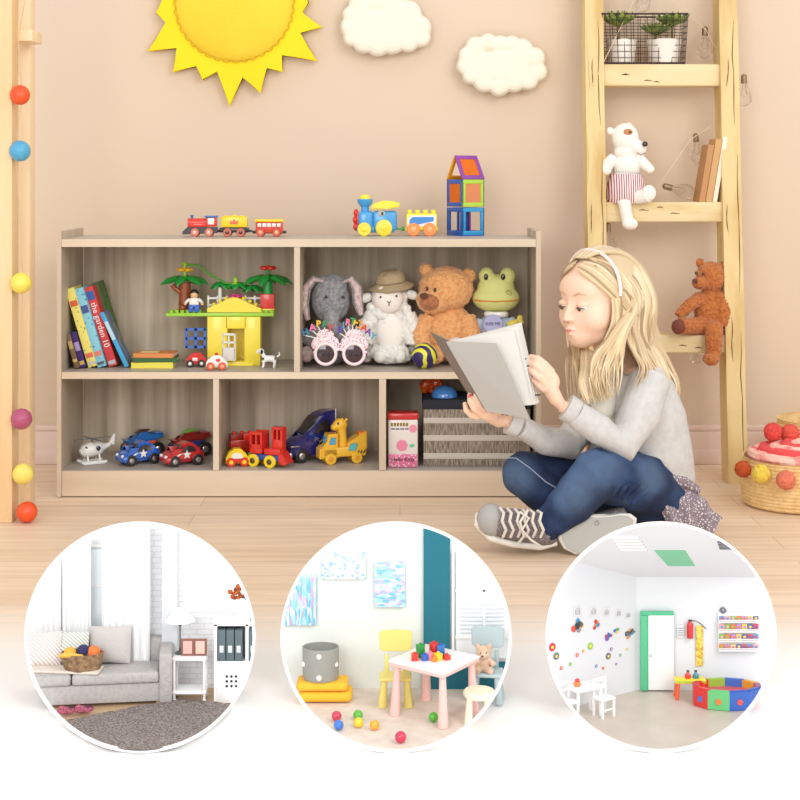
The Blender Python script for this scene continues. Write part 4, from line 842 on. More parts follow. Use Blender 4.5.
# far hand under the cover
mb.tube([wr2,g(499,421,2),g(490,415,-4)],[6.5,8.5,9.5],14,flat=.8); mb.sph(g(488,412,-8),(11,7,9))
for pts_, r0 in (([g(481,413,-10),g(474,408,-14),g(470.5,401,-15),g(470,395,-13)],4),([g(486,410,-13),g(480,405,-18),g(477,398,-19),g(476,391,-17)],4.1),([g(491,410,-13),g(487,404,-18),g(484,397,-19),g(483,391,-17)],4),([g(479,417,-5),g(471,415,-7),g(466,410,-8),g(465,404,-7)],3.5)):
    mb.tube(pts_,[r0*1.1,r0,r0*.92,r0*.7],10); mb.sph(pts_[-1], r0*.72)
mb.tube([g(494,416,-6),g(500,408,-12),g(501,401,-13)],[4.8,4.3,3.3],10)
body = G.p('body', SKIN, mb, fz=(1.05,3))
def relax(me, c, r_, keep, it=22):
    import numpy as np
    n = len(me.vertices); co = np.empty(n*3); me.vertices.foreach_get('co', co); co = co.reshape(-1,3)/G.s
    ed = np.empty(len(me.edges)*2, int); me.edges.foreach_get('vertices', ed); ed = ed.reshape(-1,2)
    w_ = np.clip((r_-np.linalg.norm(co-np.array(c), axis=1))/10, 0, 1)
    for k, kr in keep: w_ *= np.clip((np.linalg.norm(co-np.array(k), axis=1)-kr)/5, .04, 1)
    deg = np.bincount(ed.ravel(), minlength=n)[:,None]
    for _ in range(it):
        s = np.zeros((n,3)); np.add.at(s, ed[:,0], co[ed[:,1]]); np.add.at(s, ed[:,1], co[ed[:,0]])
        co = co+(s/deg-co)*(w_*.6)[:,None]
    me.vertices.foreach_set('co', (co*G.s).ravel()); me.update()
relax(body.data, HC, 62, [(hd(0,-38,-14),7),(hd(0,-36,-28),6),(hd(36,2,-10),9),(hd(-36,2,-10),9)], 40)
for x, y in ((470,396.5),(476,392.5),(483,392.5)): G.p('fingernail', mat('pink_nail', (226,90,96), .3, coat=.5), MB().sph(g(x,y,-19.5 if x > 471 else -15.8),(2.1,1,2.6)), body)
LIP = mat('lip', (226,130,122), .4)
G.p('lips', LIP, MB().tube([hd(-6.5,-36,-27),hd(-3,-39.6,-26.2),hd(0,-40,-26.8),hd(3,-39.6,-26.2),hd(6.5,-36,-27)],[.5,1.5,1.3,1.5,.5],10).tube([hd(-5.5,-36,-27.8),hd(0,-39.4,-29),hd(5.5,-36,-27.8)],[.5,1.9,.5],10), body, label='pink lips')
for sx in (-1,1):
    e = G.p('eye', mat('eye_white', (240,232,226), .2, coat=1), MB().sph(hd(sx*13.5,-31.4,-2.6),(6.8,5,4.4),rot=tuple(hr),n=20,m=14), body)
    G.p('iris', mat('iris', (84,66,54), .15, coat=1), MB().sph(hd(sx*13.5-1,-35.4,-4.2),(3.1,1.3,2.8),rot=tuple(hr)), e)
    G.p('eyelid', SKIN, MB().sph(hd(sx*13.5,-31.2,-.2),(7.6,5.8,4.2),rot=tuple(hr),n=20,m=14), body)
    G.p('eyelash', mt((112,76,52)), MB().tube([hd(sx*13.5+q, -37.2+abs(q)*abs(q)*.06, -3.2-abs(q)*.1) for q in (-7,-4,0,4,7)],[.4,1,1.1,1,.4],6,flat=.6), body)
    G.p('eyebrow', mt((206,164,126)), MB().tube([hd(sx*6,-37.6,8.5),hd(sx*13,-36.6,11.5),hd(sx*21,-32,9.5)],[.5,1,.3],6,flat=.6), body)
for sx in (-1,1): G.p('nostril', mt((176,100,84)), MB().sph(hd(sx*2.3,-42,-18),(1.2,1,.7)), body)
# hair
HAIR = mat('fair_hair', (208,184,146), .45, sheen=.2)
HAIRS = [HAIR, mat('pale_blond_hair', (230,210,174), .4, sheen=.2), mat('honey_hair', (208,182,142), .42, sheen=.2), mat('dark_blond_hair', (166,138,102), .45, sheen=.2), mat('golden_hair', (218,192,150), .4, sheen=.2)]
mb = MB(); hs(mb, (0,13,17), (39.5,43,38)); hs(mb, (0,28,-5), (34,32,40)); 
mb.tube([hd(0,30,-10),g(640,345,70),g(652,372,70),g(662,392,66)],[32,24,16,6],16)
hair = G.p('hair', HAIR, mb, fz=(1.4,4))
rnd = random.Random(11)
def lock(pts_, r_, name='lock'):
    P3 = [Vector(p) for p in pts_]; out = []; n = len(P3)-1
    for i in range(n):
        p0, p1, p2, p3 = P3[max(i-1,0)], P3[i], P3[i+1], P3[min(i+2,n)]
        for k in range(5):
            u = k/5; out.append(.5*((2*p1)+(-p0+p2)*u+(2*p0-5*p1+4*p2-p3)*u*u+(-p0+3*p1-3*p2+p3)*u**3))
    out.append(P3[-1]); N = len(out)-1
    return out, [r_*min(1, .35+3*i/N)*(1 if i < N*.6 else max(.12, 1-(i/N-.6)/.42)) for i in range(N+1)]
def locks(n, pts_, spread, r_, name='lock'):
    for k in range(n):
        u = (k+.5)/n; v = rnd.uniform(-1,1)
        pp = []
        for i, (a, b_) in enumerate(pts_):
            a, b_ = Vector(a), Vector(b_); f = i/(len(pts_)-1)
            pp.append(a.lerp(b_, u)+Vector((rnd.uniform(-1,1),rnd.uniform(-1,1),rnd.uniform(-1,1)))*spread*(.25+f))
        o_, rr = lock(pp, r_*rnd.uniform(.7,1.2)); G.p(name, HAIRS[rnd.choice((0,1,1,2,2,3,4,4))], MB().tube(o_, rr, 7, flat=.7), hair)
# over the near side of the head, from the parting, behind the ear, down to shoulder and back
locks(58, [(hd(8,-20,47),hd(5,28,53)),(hd(30,-6,34),hd(32,34,34)),(hd(41,10,8),hd(40,44,2)),(g(626,326,14),g(655,335,50)),(g(632,350,6),g(670,364,60)),(g(640,368,0),g(678,384,56)),(g(634,384,0),g(680,402,58))], 2.2, 2.8)
locks(34, [(hd(20,-20,40),hd(28,-2,40)),(hd(37,-4,20),hd(41,10,18)),(hd(39,10,-2),hd(41,16,-6)),(g(612,334,4),g(624,336,6)),(g(594,356,0),g(622,358,2)),(g(590,376,-4),g(620,374,-2)),(g(598,402,-4),g(620,394,-2))], 2.2, 2.6)
locks(24, [(hd(-5,-24,45),hd(-10,0,50)),(hd(-34,-14,28),hd(-37,0,28)),(hd(-37,-12,2),hd(-41,6,0)),(g(568,345,54),g(582,350,60)),(g(567,368,36),g(586,372,36)),(g(569,402,22),g(590,398,18))], 2, 2.5)
locks(48, [(hd(-4,-24,46),hd(10,-22,46)),(hd(-8,-8,52),hd(16,-6,51)),(hd(-6,20,54),hd(24,18,48)),(hd(0,46,36),hd(34,34,28)),(hd(0,56,4),hd(38,42,0)),(g(658,352,76),g(650,350,30))], 1.1, 2.4)
locks(22, [(g(582,350,40),g(606,352,30)),(g(582,366,14),g(608,368,8)),(g(580,384,6),g(604,384,0)),(g(586,404,0),g(608,400,-2))], 1.8, 2.8)
locks(16, [(hd(4,-31,36),hd(6,-16,46)),(hd(20,-29,28),hd(28,-6,40)),(hd(33,-17,14),hd(39,4,22)),(hd(38,-3,-2),hd(42,12,4)),(hd(38,6,-14),hd(42,20,-14))], .7, 2.6)
locks(7, [(hd(-2,-32,36),hd(-3,-22,44)),(hd(-18,-30,26),hd(-24,-18,34)),(hd(-32,-18,10),hd(-36,-8,14)),(hd(-36,-9,-14),hd(-40,0,-14)),(g(568,350,50),g(574,352,54)),(g(566,374,36),g(574,376,36))], .7, 2.4)
locks(12, [(hd(26,-18,30),hd(30,-8,32)),(hd(35.5,-12,8),hd(39,-3,10)),(hd(35,-11,-16),hd(38,-1,-16)),(hd(29,-16,-36),hd(34,-4,-36)),(g(592,366,0),g(606,366,0)),(g(588,382,-4),g(604,384,-4)),(g(594,400,-4),g(608,400,-4))], 1.3, 2.4)
G.p('headband', mat('pale_pink_band', (246,224,218), .6), MB().tube([hd(math.sin(a)*41.5, -9-6*math.cos(a)*0+4*abs(math.sin(a)), 15+math.cos(a)*38.5) for a in [R(-100+200*i/30) for i in range(31)]], 1.8, 8), hair)
# clothes
JK = mat('grey_marl_jersey', (206,203,200), .9, bump=.3, bscale=90, rgb2=(196,193,190), vscale=60)
mb = MB()
mb.sph(g(620,384,58),(34,30,22)).sph(g(648,382,34),(20,22,19)).sph(g(604,384,74),(20,18,18)).tube([g(634,368,48),g(638,390,52),g(645,420,58),g(650,450,66),g(652,478,74),g(652,496,78)],[24,38,43,44,45,42],32,flat=.9).tube([g(618,400,62),g(620,450,62)],[30,34],20)
mb.tube([sh1,g(640,414,6),el1,g(600,430,-14),g(575,413,-17)],[22,21,19,16,13],20); mb.tube([sh2,g(584,420,62),el2,g(545,440,26),g(519,427,6)],[20,19,17.5,14.5,11.5],20)
mb.tube([g(592,372,46),g(604,362,38),g(624,360,40)],[5,5,5],10)
jk = G.p('jacket', JK, mb, fz=(1.2,4,2.2,.03), label='light grey jersey jacket')
for c, d, r_ in ((g(574,412,-17),g(566,407,-17),13),(g(517,426,6),g(509,422,5),11.5)):
    G.p('cuff', JK, MB().tube([c+(c-d)*.3,c,d],[r_*.96,r_*1.04,r_*1.06],20,caps=True), jk)
G.p('jacket_fold', JK, MB().tube([g(660,392,14),g(668,420,20),g(690,450,44)],[.6,2.4,.6],8).tube([g(660,392,14),g(655,420,10),g(650,446,18)],[.6,2.2,.6],8), jk) if 0 else None
G.p('shirt', mat('cream_shirt', (240,234,220), .9, bump=.2, bscale=50), MB().sph(g(598,404,34),(19,16,28)).sph(g(600,372,44),(16,15,12)).sph(g(604,430,36),(17,16,18)), fz=(1.2,3))
for y in (392,406,420): G.p('button', mt((200,190,176),.4), MB().sph(g(589,y,19+ (y-392)*.05),(1.8,1,1.8)))
DEN = mat('blue_denim', (46,72,116), .85, bump=.4, bscale=220, rgb2=(20,38,72), vscale=10, fac=(.4,.62))
DEN2 = mat('shaded_denim', (30,50,88), .85, bump=.4, bscale=220, rgb2=(20,34,66), vscale=10, fac=(.35,.65))  # same jeans; shade of the farther leg put into a darker colour
def faded(m, spots_):  # paler patches: worn fade plus leg highlights put into the denim colour
    nt = m.node_tree; b = nt.nodes['Principled BSDF']; src = b.inputs['Base Color'].links[0].from_socket; tc = nt.nodes.new('ShaderNodeTexCoord')
    for c, r_ in spots_:
        vm = nt.nodes.new('ShaderNodeVectorMath'); vm.operation = 'DISTANCE'; vm.inputs[1].default_value = Vector(c)*G.s; nt.links.new(tc.outputs['Object'], vm.inputs[0])
        mr = nt.nodes.new('ShaderNodeMapRange'); mr.interpolation_type = 'SMOOTHSTEP'; mr.inputs[1].default_value = r_*G.s; mr.inputs[2].default_value = r_*.25*G.s; mr.inputs[4].default_value = .3; nt.links.new(vm.outputs['Value'], mr.inputs[0])
        mx = nt.nodes.new('ShaderNodeMix'); mx.data_type = 'RGBA'; nt.links.new(mr.outputs[0], mx.inputs[0]); nt.links.new(src, mx.inputs[6]); mx.inputs[7].default_value = lin((120,150,184)); src = mx.outputs[2]
    nt.links.new(src, b.inputs['Base Color'])
faded(DEN, [(g(598,460,-36),44),(g(572,494,-32),30),(g(650,474,0),30)]); faded(DEN2, [(g(514,478,16),30)])
mb = MB().sph(g(655,506,78),(38,40,24)).tube([hip1,g(640,482,30),kn1],[32,31,27],20).tube([kn1,g(573,500,-14),an1],[26,22,15],20).sph(kn1,(27,25,25))
for k in range(5): mb.tube([g(612+k*5,497+k*2,-36+k*6),g(618+k*6,486+k*2,-40+k*7),g(628+k*6,478+k*3,-34+k*8)],[.5,2.3,.5],7)
jn = G.p('jeans_leg', DEN, mb, fz=(1.1,3,2.4,.07), label='faded blue jeans leg, nearer')
G.p('jeans_leg', DEN2, MB().tube([hip2,g(576,482,66),kn2],[30,28,23],20).tube([kn2,g(552,500,22),an2],[23,20,15],20).sph(kn2,(23.5,22,23)), fz=(1.1,3,1.8,.07), label='blue jeans leg, farther, shade in its colour')
G.p('hem', DEN, MB().tube([an1+(kn1-an1)*.06,an1,an1+(an1-kn1)*.05],[16.5,17,16.5],22), jn)
STM = mt((150,160,180))
G.p('seam_stitching', STM, MB().tube([g(506,458,22),g(516,458,12),g(530,468,8),g(546,482,4),g(560,490,-4)],.5,5), jn)
# shoes
RUB = mat('pale_rubber', (226,222,214), .6); CANV = spots('grey_floral_canvas', (120,112,114), (196,190,190), 330, .25, .9); LACE = mat('pale_lace', (222,214,206), .9)
shoe = G.p('shoe', CANV, MB().tube([g(548,533,-8),g(530,526,-10),g(510,524,-12),g(492,521,-12)],[15,18,17,14],18,flat=.9).sph(g(545,529,-6),(16,16,17)), fz=(1,3), label='grey floral canvas shoe with pale laces')
G.p('toe_cap', mat('grey_toe_cap', (170,168,166), .6), MB().sph(g(491,520,-13),(14.5,15,16.5)), shoe, label='smooth grey toe cap')
G.p('sole', RUB, MB().tube([g(478,514,-6),g(477,524,-14),g(490,538,-18),g(512,544,-18),(g(540,547,-14)),g(556,543,-8)],[3,3.4,3.4,3.4,3.4,3],10), shoe, label='pale rubber sole edge')
for k in range(6):
    x = 503+k*7.5; G.p('lace', LACE, MB().tube([g(x-3,508+k*.6,-22),g(x+1,513,-30),g(x-1,521,-32),g(x+3,530,-31),g(x,537,-27)],1.5,7), shoe)
G.p('lace', LACE, MB().tube([g(520,512,-29),g(529,518,-34),g(522,530,-35),g(531,540,-31),g(540,546,-25)],1.3,7), shoe); G.p('lace', LACE, MB().tube([g(528,510,-28),g(520,522,-35),g(524,536,-33),g(517,545,-27)],1.3,7), shoe)
shoe = G.p('shoe', CANV, MB().tube([g(600,532,4),g(628,522,6)],[20,17],18).tube([g(600,532,4),g(575,538,4)],[20,18],18), label='grey canvas shoe seen from below')
outl = [(558,530),(560,519),(568,514.5),(582,515),(596,517),(610,515.5),(622,514),(631,514.5),(637,519),(636,526),(628,533),(616,540),(604,547),(590,553.5),(576,555),(564,549),(559,540)]
def solemesh(sc_, d0, d1, bev):
    cx, cy = 597, 534; c0 = g(cx,cy,-16); pts_ = []
    for x, y in outl: q = g(cx+(x-cx)*sc_, cy+(y-cy)*sc_, -16)-c0; pts_.append((q.x,q.z))
    return MB().prism(pts_[::-1], d0, d1, bev=bev, c=c0)
G.p('sole', RUB, solemesh(1,0,7,1.5), shoe, label='pale rubber rim of the sole'); G.p('tread', mat('grey_sole', (180,180,176), .7), solemesh(.92,-1,2,.5), shoe, label='flat grey underside of the sole')
G.p('sole_mark', mt((150,150,150)), MB().torus(g(597,523,-18),2,.3,'Y',16,5), shoe)
# shirt tied round the waist
FLO = spots('mauve_floral_cotton', (136,122,130), (222,212,214), 190, .34, .95)
top_ = [(640,482,20),(656,480,26),(672,482,34),(688,486,44),(698,492,60)]; mid_ = [(662,506,14),(672,508,20),(686,508,30),(702,508,42),(710,506,58)]; bot_ = [(668,534,16),(680,538,20),(696,541,30),(712,532,42),(722,519,56)]
def cr(row, u):
    f = u*(len(row)-1); i = min(int(f), len(row)-2); return g(*row[i]).lerp(g(*row[i+1]), f-i)
mb = MB(); vs = []; fs = []; NU, NV = 40, 16
for s2 in (0,1):
    for i in range(NU+1):
        for j in range(NV+1):
            u, v = i/NU, j/NV; p = cr(top_,u).lerp(cr(mid_,u), v*2) if v < .5 else cr(mid_,u).lerp(cr(bot_,u), v*2-1)
            p.y += 4.2*math.sin(u*19+v*2.5)*(.35+v)+s2*3.5; p.x += 1.5*math.sin(v*9+u*5); p.z = max(p.z, 1+s2); vs.append(p)
M_ = (NU+1)*(NV+1)
for s2 in (0,1):
    for i in range(NU):
        for j in range(NV): a = s2*M_+i*(NV+1)+j; f = (a,a+NV+1,a+NV+2,a+1); fs.append(f if s2 else f[::-1])
for i in range(NU):
    for j in (0,NV): a = i*(NV+1)+j; fs.append((a,a+NV+1,a+NV+1+M_,a+M_))
for j in range(NV):
    for i in (0,NU): a = i*(NV+1)+j; fs.append((a,a+1,a+1+M_,a+M_))
mb.poly(vs, fs); mb.tube([g(640,480,18),g(660,477,26),g(684,482,42),g(698,490,58)],[4,6,6,4],12)
G.p('waist_shirt', FLO, mb, label='mauve floral shirt tied round the waist')
# the book
BK = Thing('open_book', 'large open hardback with plain grey covers held by the girl', 'book', 486, 411, 3.09); q_ = BK.at
def slab(pts_, th=1.4):
    mb = MB(); a = [q_(*p) for p in pts_]; n_ = (a[1]-a[0]).cross(a[2]-a[1]).normalized()
    if n_.y < 0: n_ = -n_
    mb.poly(a+[p+n_*th for p in a], [(0,1,2,3),(7,6,5,4),(0,4,5,1),(1,5,6,2),(2,6,7,3),(3,7,4,0)]); return mb
CV = mat('grey_cover', (176,171,164), .45); CVD = mat('dark_grey_cover', (128,118,110), .5); PG = mat('white_page', (222,218,212), .7)
BK.p('cover', CV, slab([(445.5,341.5,-14),(496,343.5,-26),(530,419,-26),(486,411,-14)]), label='plain light grey cover')
BK.p('cover', CVD, slab([(430,332,14),(447,340.5,-12),(487,411,-12),(468,394,14)]), label='dark grey cover')
BK.p('spine', mt((70,62,58)), MB().tube([q_(446,341,-12.5),q_(460,364,-12.5),q_(487,411,-12.5)],1.3,8))
for k, (tx, ty, bx_, by, d) in enumerate(((521.5,322.5,539,403,4),(520,324,537,404,0),(518,326,535,404.5,-4),(514,330,532,405,-8))):
    BK.p('page', PG, slab([(452,341-k*.3,-4-k*2),(tx,ty,d-4),(bx_,by,d-4),(488,408,-6-k*2)],.5))
for x, y in ((523.5,359),(526.5,366),(538,395)): BK.p('page_print', BLK, slab([(x-3,y-.6,-1.5+ -3),(x+3,y-.8,-4.5),(x+3,y+.5,-4.5),(x-3,y+.7,-4.5)],.3))
# ================================================================ three round miniature rooms standing on the floor
FZ = .003
def fd(py): return F*(H-FZ)/(py-YH)
def trim(me_mb, t, cx, cy, r_=113.4, rz=0, n=44):
    """cut a shape to the round drum of its miniature room (before scaling, local units)"""
    cam_l = Matrix.Rotation(-rz,4,'Z') @ ((Vector((0,0,H))-t.loc)/t.s)
    def loc(px, py): return Matrix.Rotation(-rz,4,'Z') @ ((P(px,py,2.0)-t.loc)/t.s)
    cc = loc(cx,cy)
    for k in range(n):
        a0, a1 = 2*PI*k/n, 2*PI*(k+1)/n
        p0, p1 = loc(cx+math.cos(a0)*r_,cy+math.sin(a0)*r_), loc(cx+math.cos(a1)*r_,cy+math.sin(a1)*r_)
        nrm = (p0-cam_l).cross(p1-cam_l).normalized()
        if nrm.dot(cc-cam_l) > 0: nrm = -nrm
        bm = me_mb.b
        if max((v.co-cam_l).dot(nrm) for v in bm.verts) < 0: continue
        r = bmesh.ops.bisect_plane(bm, geom=bm.verts[:]+bm.edges[:]+bm.faces[:], plane_co=cam_l, plane_no=nrm, clear_outer=True)
        ed = [e for e in r['geom_cut'] if isinstance(e, bmesh.types.BMEdge)]
        if ed:
            try:
                q = bmesh.ops.holes_fill(bm, edges=ed, sides=0)
                for f in q['faces']: f.smooth = False
            except Exception: pass
        if not bm.verts: break
    return me_mb
WHW = mat('white_room_paint', (244,245,246), .8); RIM = mat('white_lacquer_rim', (250,250,250), .35)
DF = 1162/(752.4-180)
def room(lab, cx, wallbase, wallm, floorm, kind):
    t = Thing('miniature_room', lab, 'miniature room', cx, 752.4, DF)
    c = t.at(cx, 637)
    t.p('round_rim', RIM, MB().lathe([(112.9,-2.5),(115,-2.5),(115.4,-1.8),(115.4,1.8),(115,2.5),(112.9,2.5),(112.9,-2.5)], c, 96, axis='Y', caps=False))
    dyb = (fd(wallbase)-DF)/t.s
    yb = dyb
    fl = MB().box((0,(yb-0)/2+2,FZ/t.s/2),(330,yb+6,FZ/t.s)); t.p('floor_panel', floorm, trim(fl, t, cx, 637))
    if wallm:
        wl = MB().box((0,yb+3,170),(340,5,345)); t.p('back_wall', wallm, trim(wl, t, cx, 637))
    t.yb = yb; return t
def ff(name, lab, cat, px, py, rz=0, group=None): return Thing(name, lab, cat, px, py-.0, fd(py), rz, group)
WHT2 = mat('white_furniture', (242,242,242), .5)

# ---------------- living room
W1 = mat('whitewashed_brick', (236,237,240), .85)
nt = W1.node_tree; br = nt.nodes.new('ShaderNodeTexBrick'); br.inputs['Scale'].default_value = 1; br.inputs['Brick Width'].default_value = .022; br.inputs['Row Height'].default_value = .0085; br.inputs['Mortar Size'].default_value = .0006
br.inputs['Color1'].default_value = lin((240,241,243)); br.inputs['Color2'].default_value = lin((234,236,239)); br.inputs['Mortar'].default_value = lin((214,217,222))
tcn = nt.nodes.new('ShaderNodeTexCoord'); mpn = nt.nodes.new('ShaderNodeMapping'); mpn.inputs['Rotation'].default_value = (R(90),0,0); nt.links.new(tcn.outputs['Object'], mpn.inputs[0]); nt.links.new(mpn.outputs[0], br.inputs['Vector']); nt.links.new(br.outputs['Color'], nt.nodes['Principled BSDF'].inputs['Base Color'])
t = room('round white miniature living room with grey sofa, leftmost of three', 140, 688, W1, wood('honey_board_floor', (206,178,146), (190,158,124), 30, (.3,3,1)), 1)
CX = 140
def T1(mb, q, rz=0): return trim(mb, q, CX, 637, 113.4, rz)
col = t.at(171,600,0)
mb = MB().box((t.at(170,600,t.yb-8).x, t.yb-5, 150),(17,14,300)); t.p('brick_pier', mat('grey_white_brick', (222,225,230), .85, var=.08, vscale=60), T1(mb, t), label='slightly greyer brick pier')
wn = t.p('window', mat('milky_window_glass', (236,245,251), .15, coat=.6), T1(MB().box((t.at(92,600,t.yb-2).x,t.yb-1,t.at(92,590,t.yb).z),(118,1.5,92)), t))
for x in (40,78,116,150): t.p('window_bar', WHT2, T1(MB().box((t.at(x,600,t.yb-3).x,t.yb-3,t.at(92,590,t.yb).z),(2.4,2,92)), t))
for y in (585,545,632): t.p('window_bar', WHT2, T1(MB().box((t.at(92,600,t.yb-3).x,t.yb-2.6,t.at(92,y,t.yb).z),(118,2,2.4)), t))
SHEER = mat('sheer_white_voile', (250,251,252), .9, alpha=.8)
for k, (x0, x1) in enumerate(((28,62),(64,92),(104,150))):
    q = Thing('sheer_curtain', ('sheer white curtain at the far left of the miniature living room','sheer white curtain in the middle of the miniature window','sheer white curtain beside the grey brick pier')[k], 'curtain', (x0+x1)/2, 690, fd(690)-.0, 0, 'sheer curtains in the miniature living room')
    q.root.location.z = FZ; mb = MB(); N = 60; w_ = x1-x0; vs = []; fs = []
    for i in range(N+1):
        x = -w_/2*1.02+w_*1.04*i/N; y = -9+1.3*math.sin(i*.7+k)+.5*math.sin(i*1.5)
        vs += [(x,y,2),(x,y,172),(x,y+.5,172),(x,y+.5,2)]
    for i in range(N):
        a = 4*i
        for j in range(4): fs.append((a+j, a+(j+1)%4, a+4+(j+1)%4, a+4+j))
    fs += [(0,3,2,1),(4*N,4*N+1,4*N+2,4*N+3)]
    mb.poly(vs, fs); q.p('cloth', SHEER, T1(mb, q))
SOF = mat('grey_sofa_fabric', (188,184,182), .95, bump=.4, bscale=300, rgb2=(176,172,171), vscale=160)
rzs = R(7)
q = ff('sofa', 'light grey fabric sofa with deep seat cushions in the miniature living room', 'sofa', 106, 707, rzs)
def T1s(mb): return T1(mb, q, rzs)
q.p('base', SOF, T1s(MB().box((-5,22,13),(132,44,19),1.5)))
q.p('backrest', SOF, T1s(MB().box((-5,45,30),(132,12,52),4)))
q.p('armrest', SOF, T1s(MB().box((59,23,27),(13,52,49),2.2)))
q.p('seat_cushion', SOF, T1s(MB().box((9.5,18,28),(86,42,11),3.2,seg=3))); q.p('seat_cushion', SOF, T1s(MB().box((-76,18,28),(83,42,11),3.2,seg=3)))
q.p('foot', wood('beech_foot', (214,170,90),(190,150,80)), T1s(MB().cyl((52,4,0),(52,4,4),2.6,3.4))); SZ = 34
def onsofa(name, lab, cat, px, lx, ly, lz, m, mb, rz=0, group=None, lean=0, tr=True):
    w_ = q.loc+(Matrix.Rotation(rzs,4,'Z') @ Vector((lx,ly,lz)))*q.s
    py = YH+(H-w_.z)*F/w_.y; n_ = Thing(name, lab, cat, 400+w_.x*F/w_.y, py, w_.y, rz, group, single=True)
    return n_, n_.p(name, m, T1(mb, n_, rz) if tr else mb)
def pillow(w_, h_, d_, lean=-12):
    mb = MB(); vs = []; fs = []; N = 12
    for s2 in (1,-1):
        for i in range(N+1):
            for j in range(N+1):
                u, v = -1+2*i/N, -1+2*j/N; th = d_/2*max(0,(1-u*u))**.5*max(0,(1-v*v))**.5
                vs.append((u*w_/2*(1-.08*(1-v*v)*0+.0), s2*th, v*h_/2*(1-.06*(1-abs(u))) ))
    M_ = N+1
    for s in range(2):
        for i in range(N):
            for j in range(N):
                a = s*M_*M_+i*M_+j; f = (a,a+M_,a+M_+1,a+1); fs.append(f if s else f[::-1])
    mb.poly(vs, fs); bmesh.ops.remove_doubles(mb.b, verts=mb.b.verts, dist=.02)
    mb.xf(Matrix.Translation((0,0,h_/2)) @ Matrix.Rotation(R(lean),4,'X')); return mb
PLD = stripes('pale_plaid_cotton', (232,226,222), (196,172,170), 90, 'DIAGONAL', .78)
PLG = stripes('green_plaid_cotton', (226,226,218), (160,168,160), 95, 'DIAGONAL', .78)
onsofa('sofa_pillow', 'pink plaid pillow at the far left end of the sofa', 'pillow', 0, -66, 30, SZ, PLD, pillow(38,34,12), group='pillows on the miniature sofa')
onsofa('sofa_pillow', 'green grey plaid pillow between pink plaid pillow and plain grey pillow', 'pillow', 0, -37, 32, SZ, PLG, pillow(34,32,12), group='pillows on the miniature sofa')
onsofa('sofa_pillow', 'plain light grey square pillow at right of the sofa', 'pillow', 0, 2, 32, SZ, mat('plain_grey_pillow',(196,190,188),.95,bump=.3,bscale=300), pillow(41,36,14), group='pillows on the miniature sofa')
onsofa('throw_blanket', 'crumpled beige throw blanket spread over the left sofa seat', 'blanket', 0, -42, 14, SZ, mat('beige_throw', (222,212,200), .95, bump=.5, bscale=120), MB().box((0,0,1),(74,22,2.4),1,rot=(0,0,R(-5))).jitter(1.3,.2))
nb, ob = onsofa('wicker_basket', 'oval wicker basket of yarn standing on the sofa seat', 'basket', 0, -24, 9, SZ+1.5, mat('brown_wicker', (170,138,104), .85, bump=1, bscale=200, rgb2=(120,92,64), vscale=140), MB().lathe([(.1,0),(17,0),(19,4),(20.5,10),(21,16),(21.6,17.5),(20,17.5),(18,3),(.1,3)], n=36, squash=.6), tr=False)
for k, (lab, x, c, r_) in enumerate((('mustard yarn ball at left in the wicker basket',-12,(236,180,70),6.5),('navy blue yarn ball in the middle of the wicker basket',1,(52,54,96),6.5),('orange yarn ball at right in the wicker basket',11,(236,130,70),7))):
    onsofa('yarn_ball', lab, 'yarn', 0, -24+x, 9, SZ+13+(k == 1)*2, mat('yarnball_%d' % k, c, .9, bump=1, bscale=240), MB().sph((0,0,5),r_), group='yarn balls in the wicker basket', tr=False)
onsofa('knit_scarf', 'mustard yellow knitted scarf hanging over the wicker basket rim', 'knitwear', 0, -36, 7, SZ+12, mat('mustard_knit', (240,190,84), .95, bump=1, bscale=160), MB().tube([(-10,0,4),(-4,-6,7),(4,-4,6),(14,-5,5.5)],[2.5,4.5,4,2.5],10,flat=.6), tr=False)
q = ff('side_table', 'small white open side table with lower shelf beside the sofa', 'table', 189, 703)
for x in (-15,15):
    for y in (2,20): q.p('leg', WHT2, MB().box((x,y,23),(2.2,2.2,40),.3)); q.p('caster', WHT2, MB().sph((x,y,2),(2,1.6,2)))
q.p('table_top', WHT2, MB().box((0,11,43.5),(34,22,3),.5)); q.p('lower_shelf', WHT2, MB().box((0,11,10),(34,22,3),.5))
tb = q
def ontop(base, name, lab, cat, lx, ly, lz, rz=0, group=None):
    w_ = base.loc+Vector((lx,ly,lz))*base.s; n_ = Thing(name, lab, cat, 400+w_.x*F/w_.y, YH+(H-w_.z)*F/w_.y, w_.y, rz, group); return n_
n_ = ontop(tb, 'table_lamp', 'white cone shade table lamp standing on the side table', 'lamp', -11, 14, 45)
n_.p('lamp_base', mt((70,90,84),.4), MB().lathe([(5,0),(5.4,1.2),(1.6,3),(1,6)])); n_.p('pole', mt((110,110,112),.4), MB().cyl((0,0,3),(0,0,32),.8)); n_.p('socket', mt((50,50,52),.4), MB().lathe([(1.6,28),(2.4,30),(2.4,34)])); n_.p('lamp_shade', mat('white_lampshade', (248,248,246), .7), MB().lathe([(5,45),(14.5,33),(14,33),(4.6,44.6)], n=36))
n_ = ontop(tb, 'photo_frame', 'brown double photo frame standing on the side table', 'frame', 4, 7, 45.2, R(0))
n_.p('frame', mt((138,92,78),.5), MB().box((-6.5,0,8.5),(13,1.6,17),.4).box((6.5,0,8.5),(13,1.6,17),.4)); n_.p('photo', mt((226,180,170)), MB().box((-6.3,-1,8.5),(9,.6,12.5),.1)); n_.p('photo', mt((230,190,178)), MB().box((6.3,-1,8.5),(9,.6,12.5),.1))
q = ff('binder_cabinet', 'white cabinet with open top niche and dotted door by the right wall', 'cabinet', 233, 703)
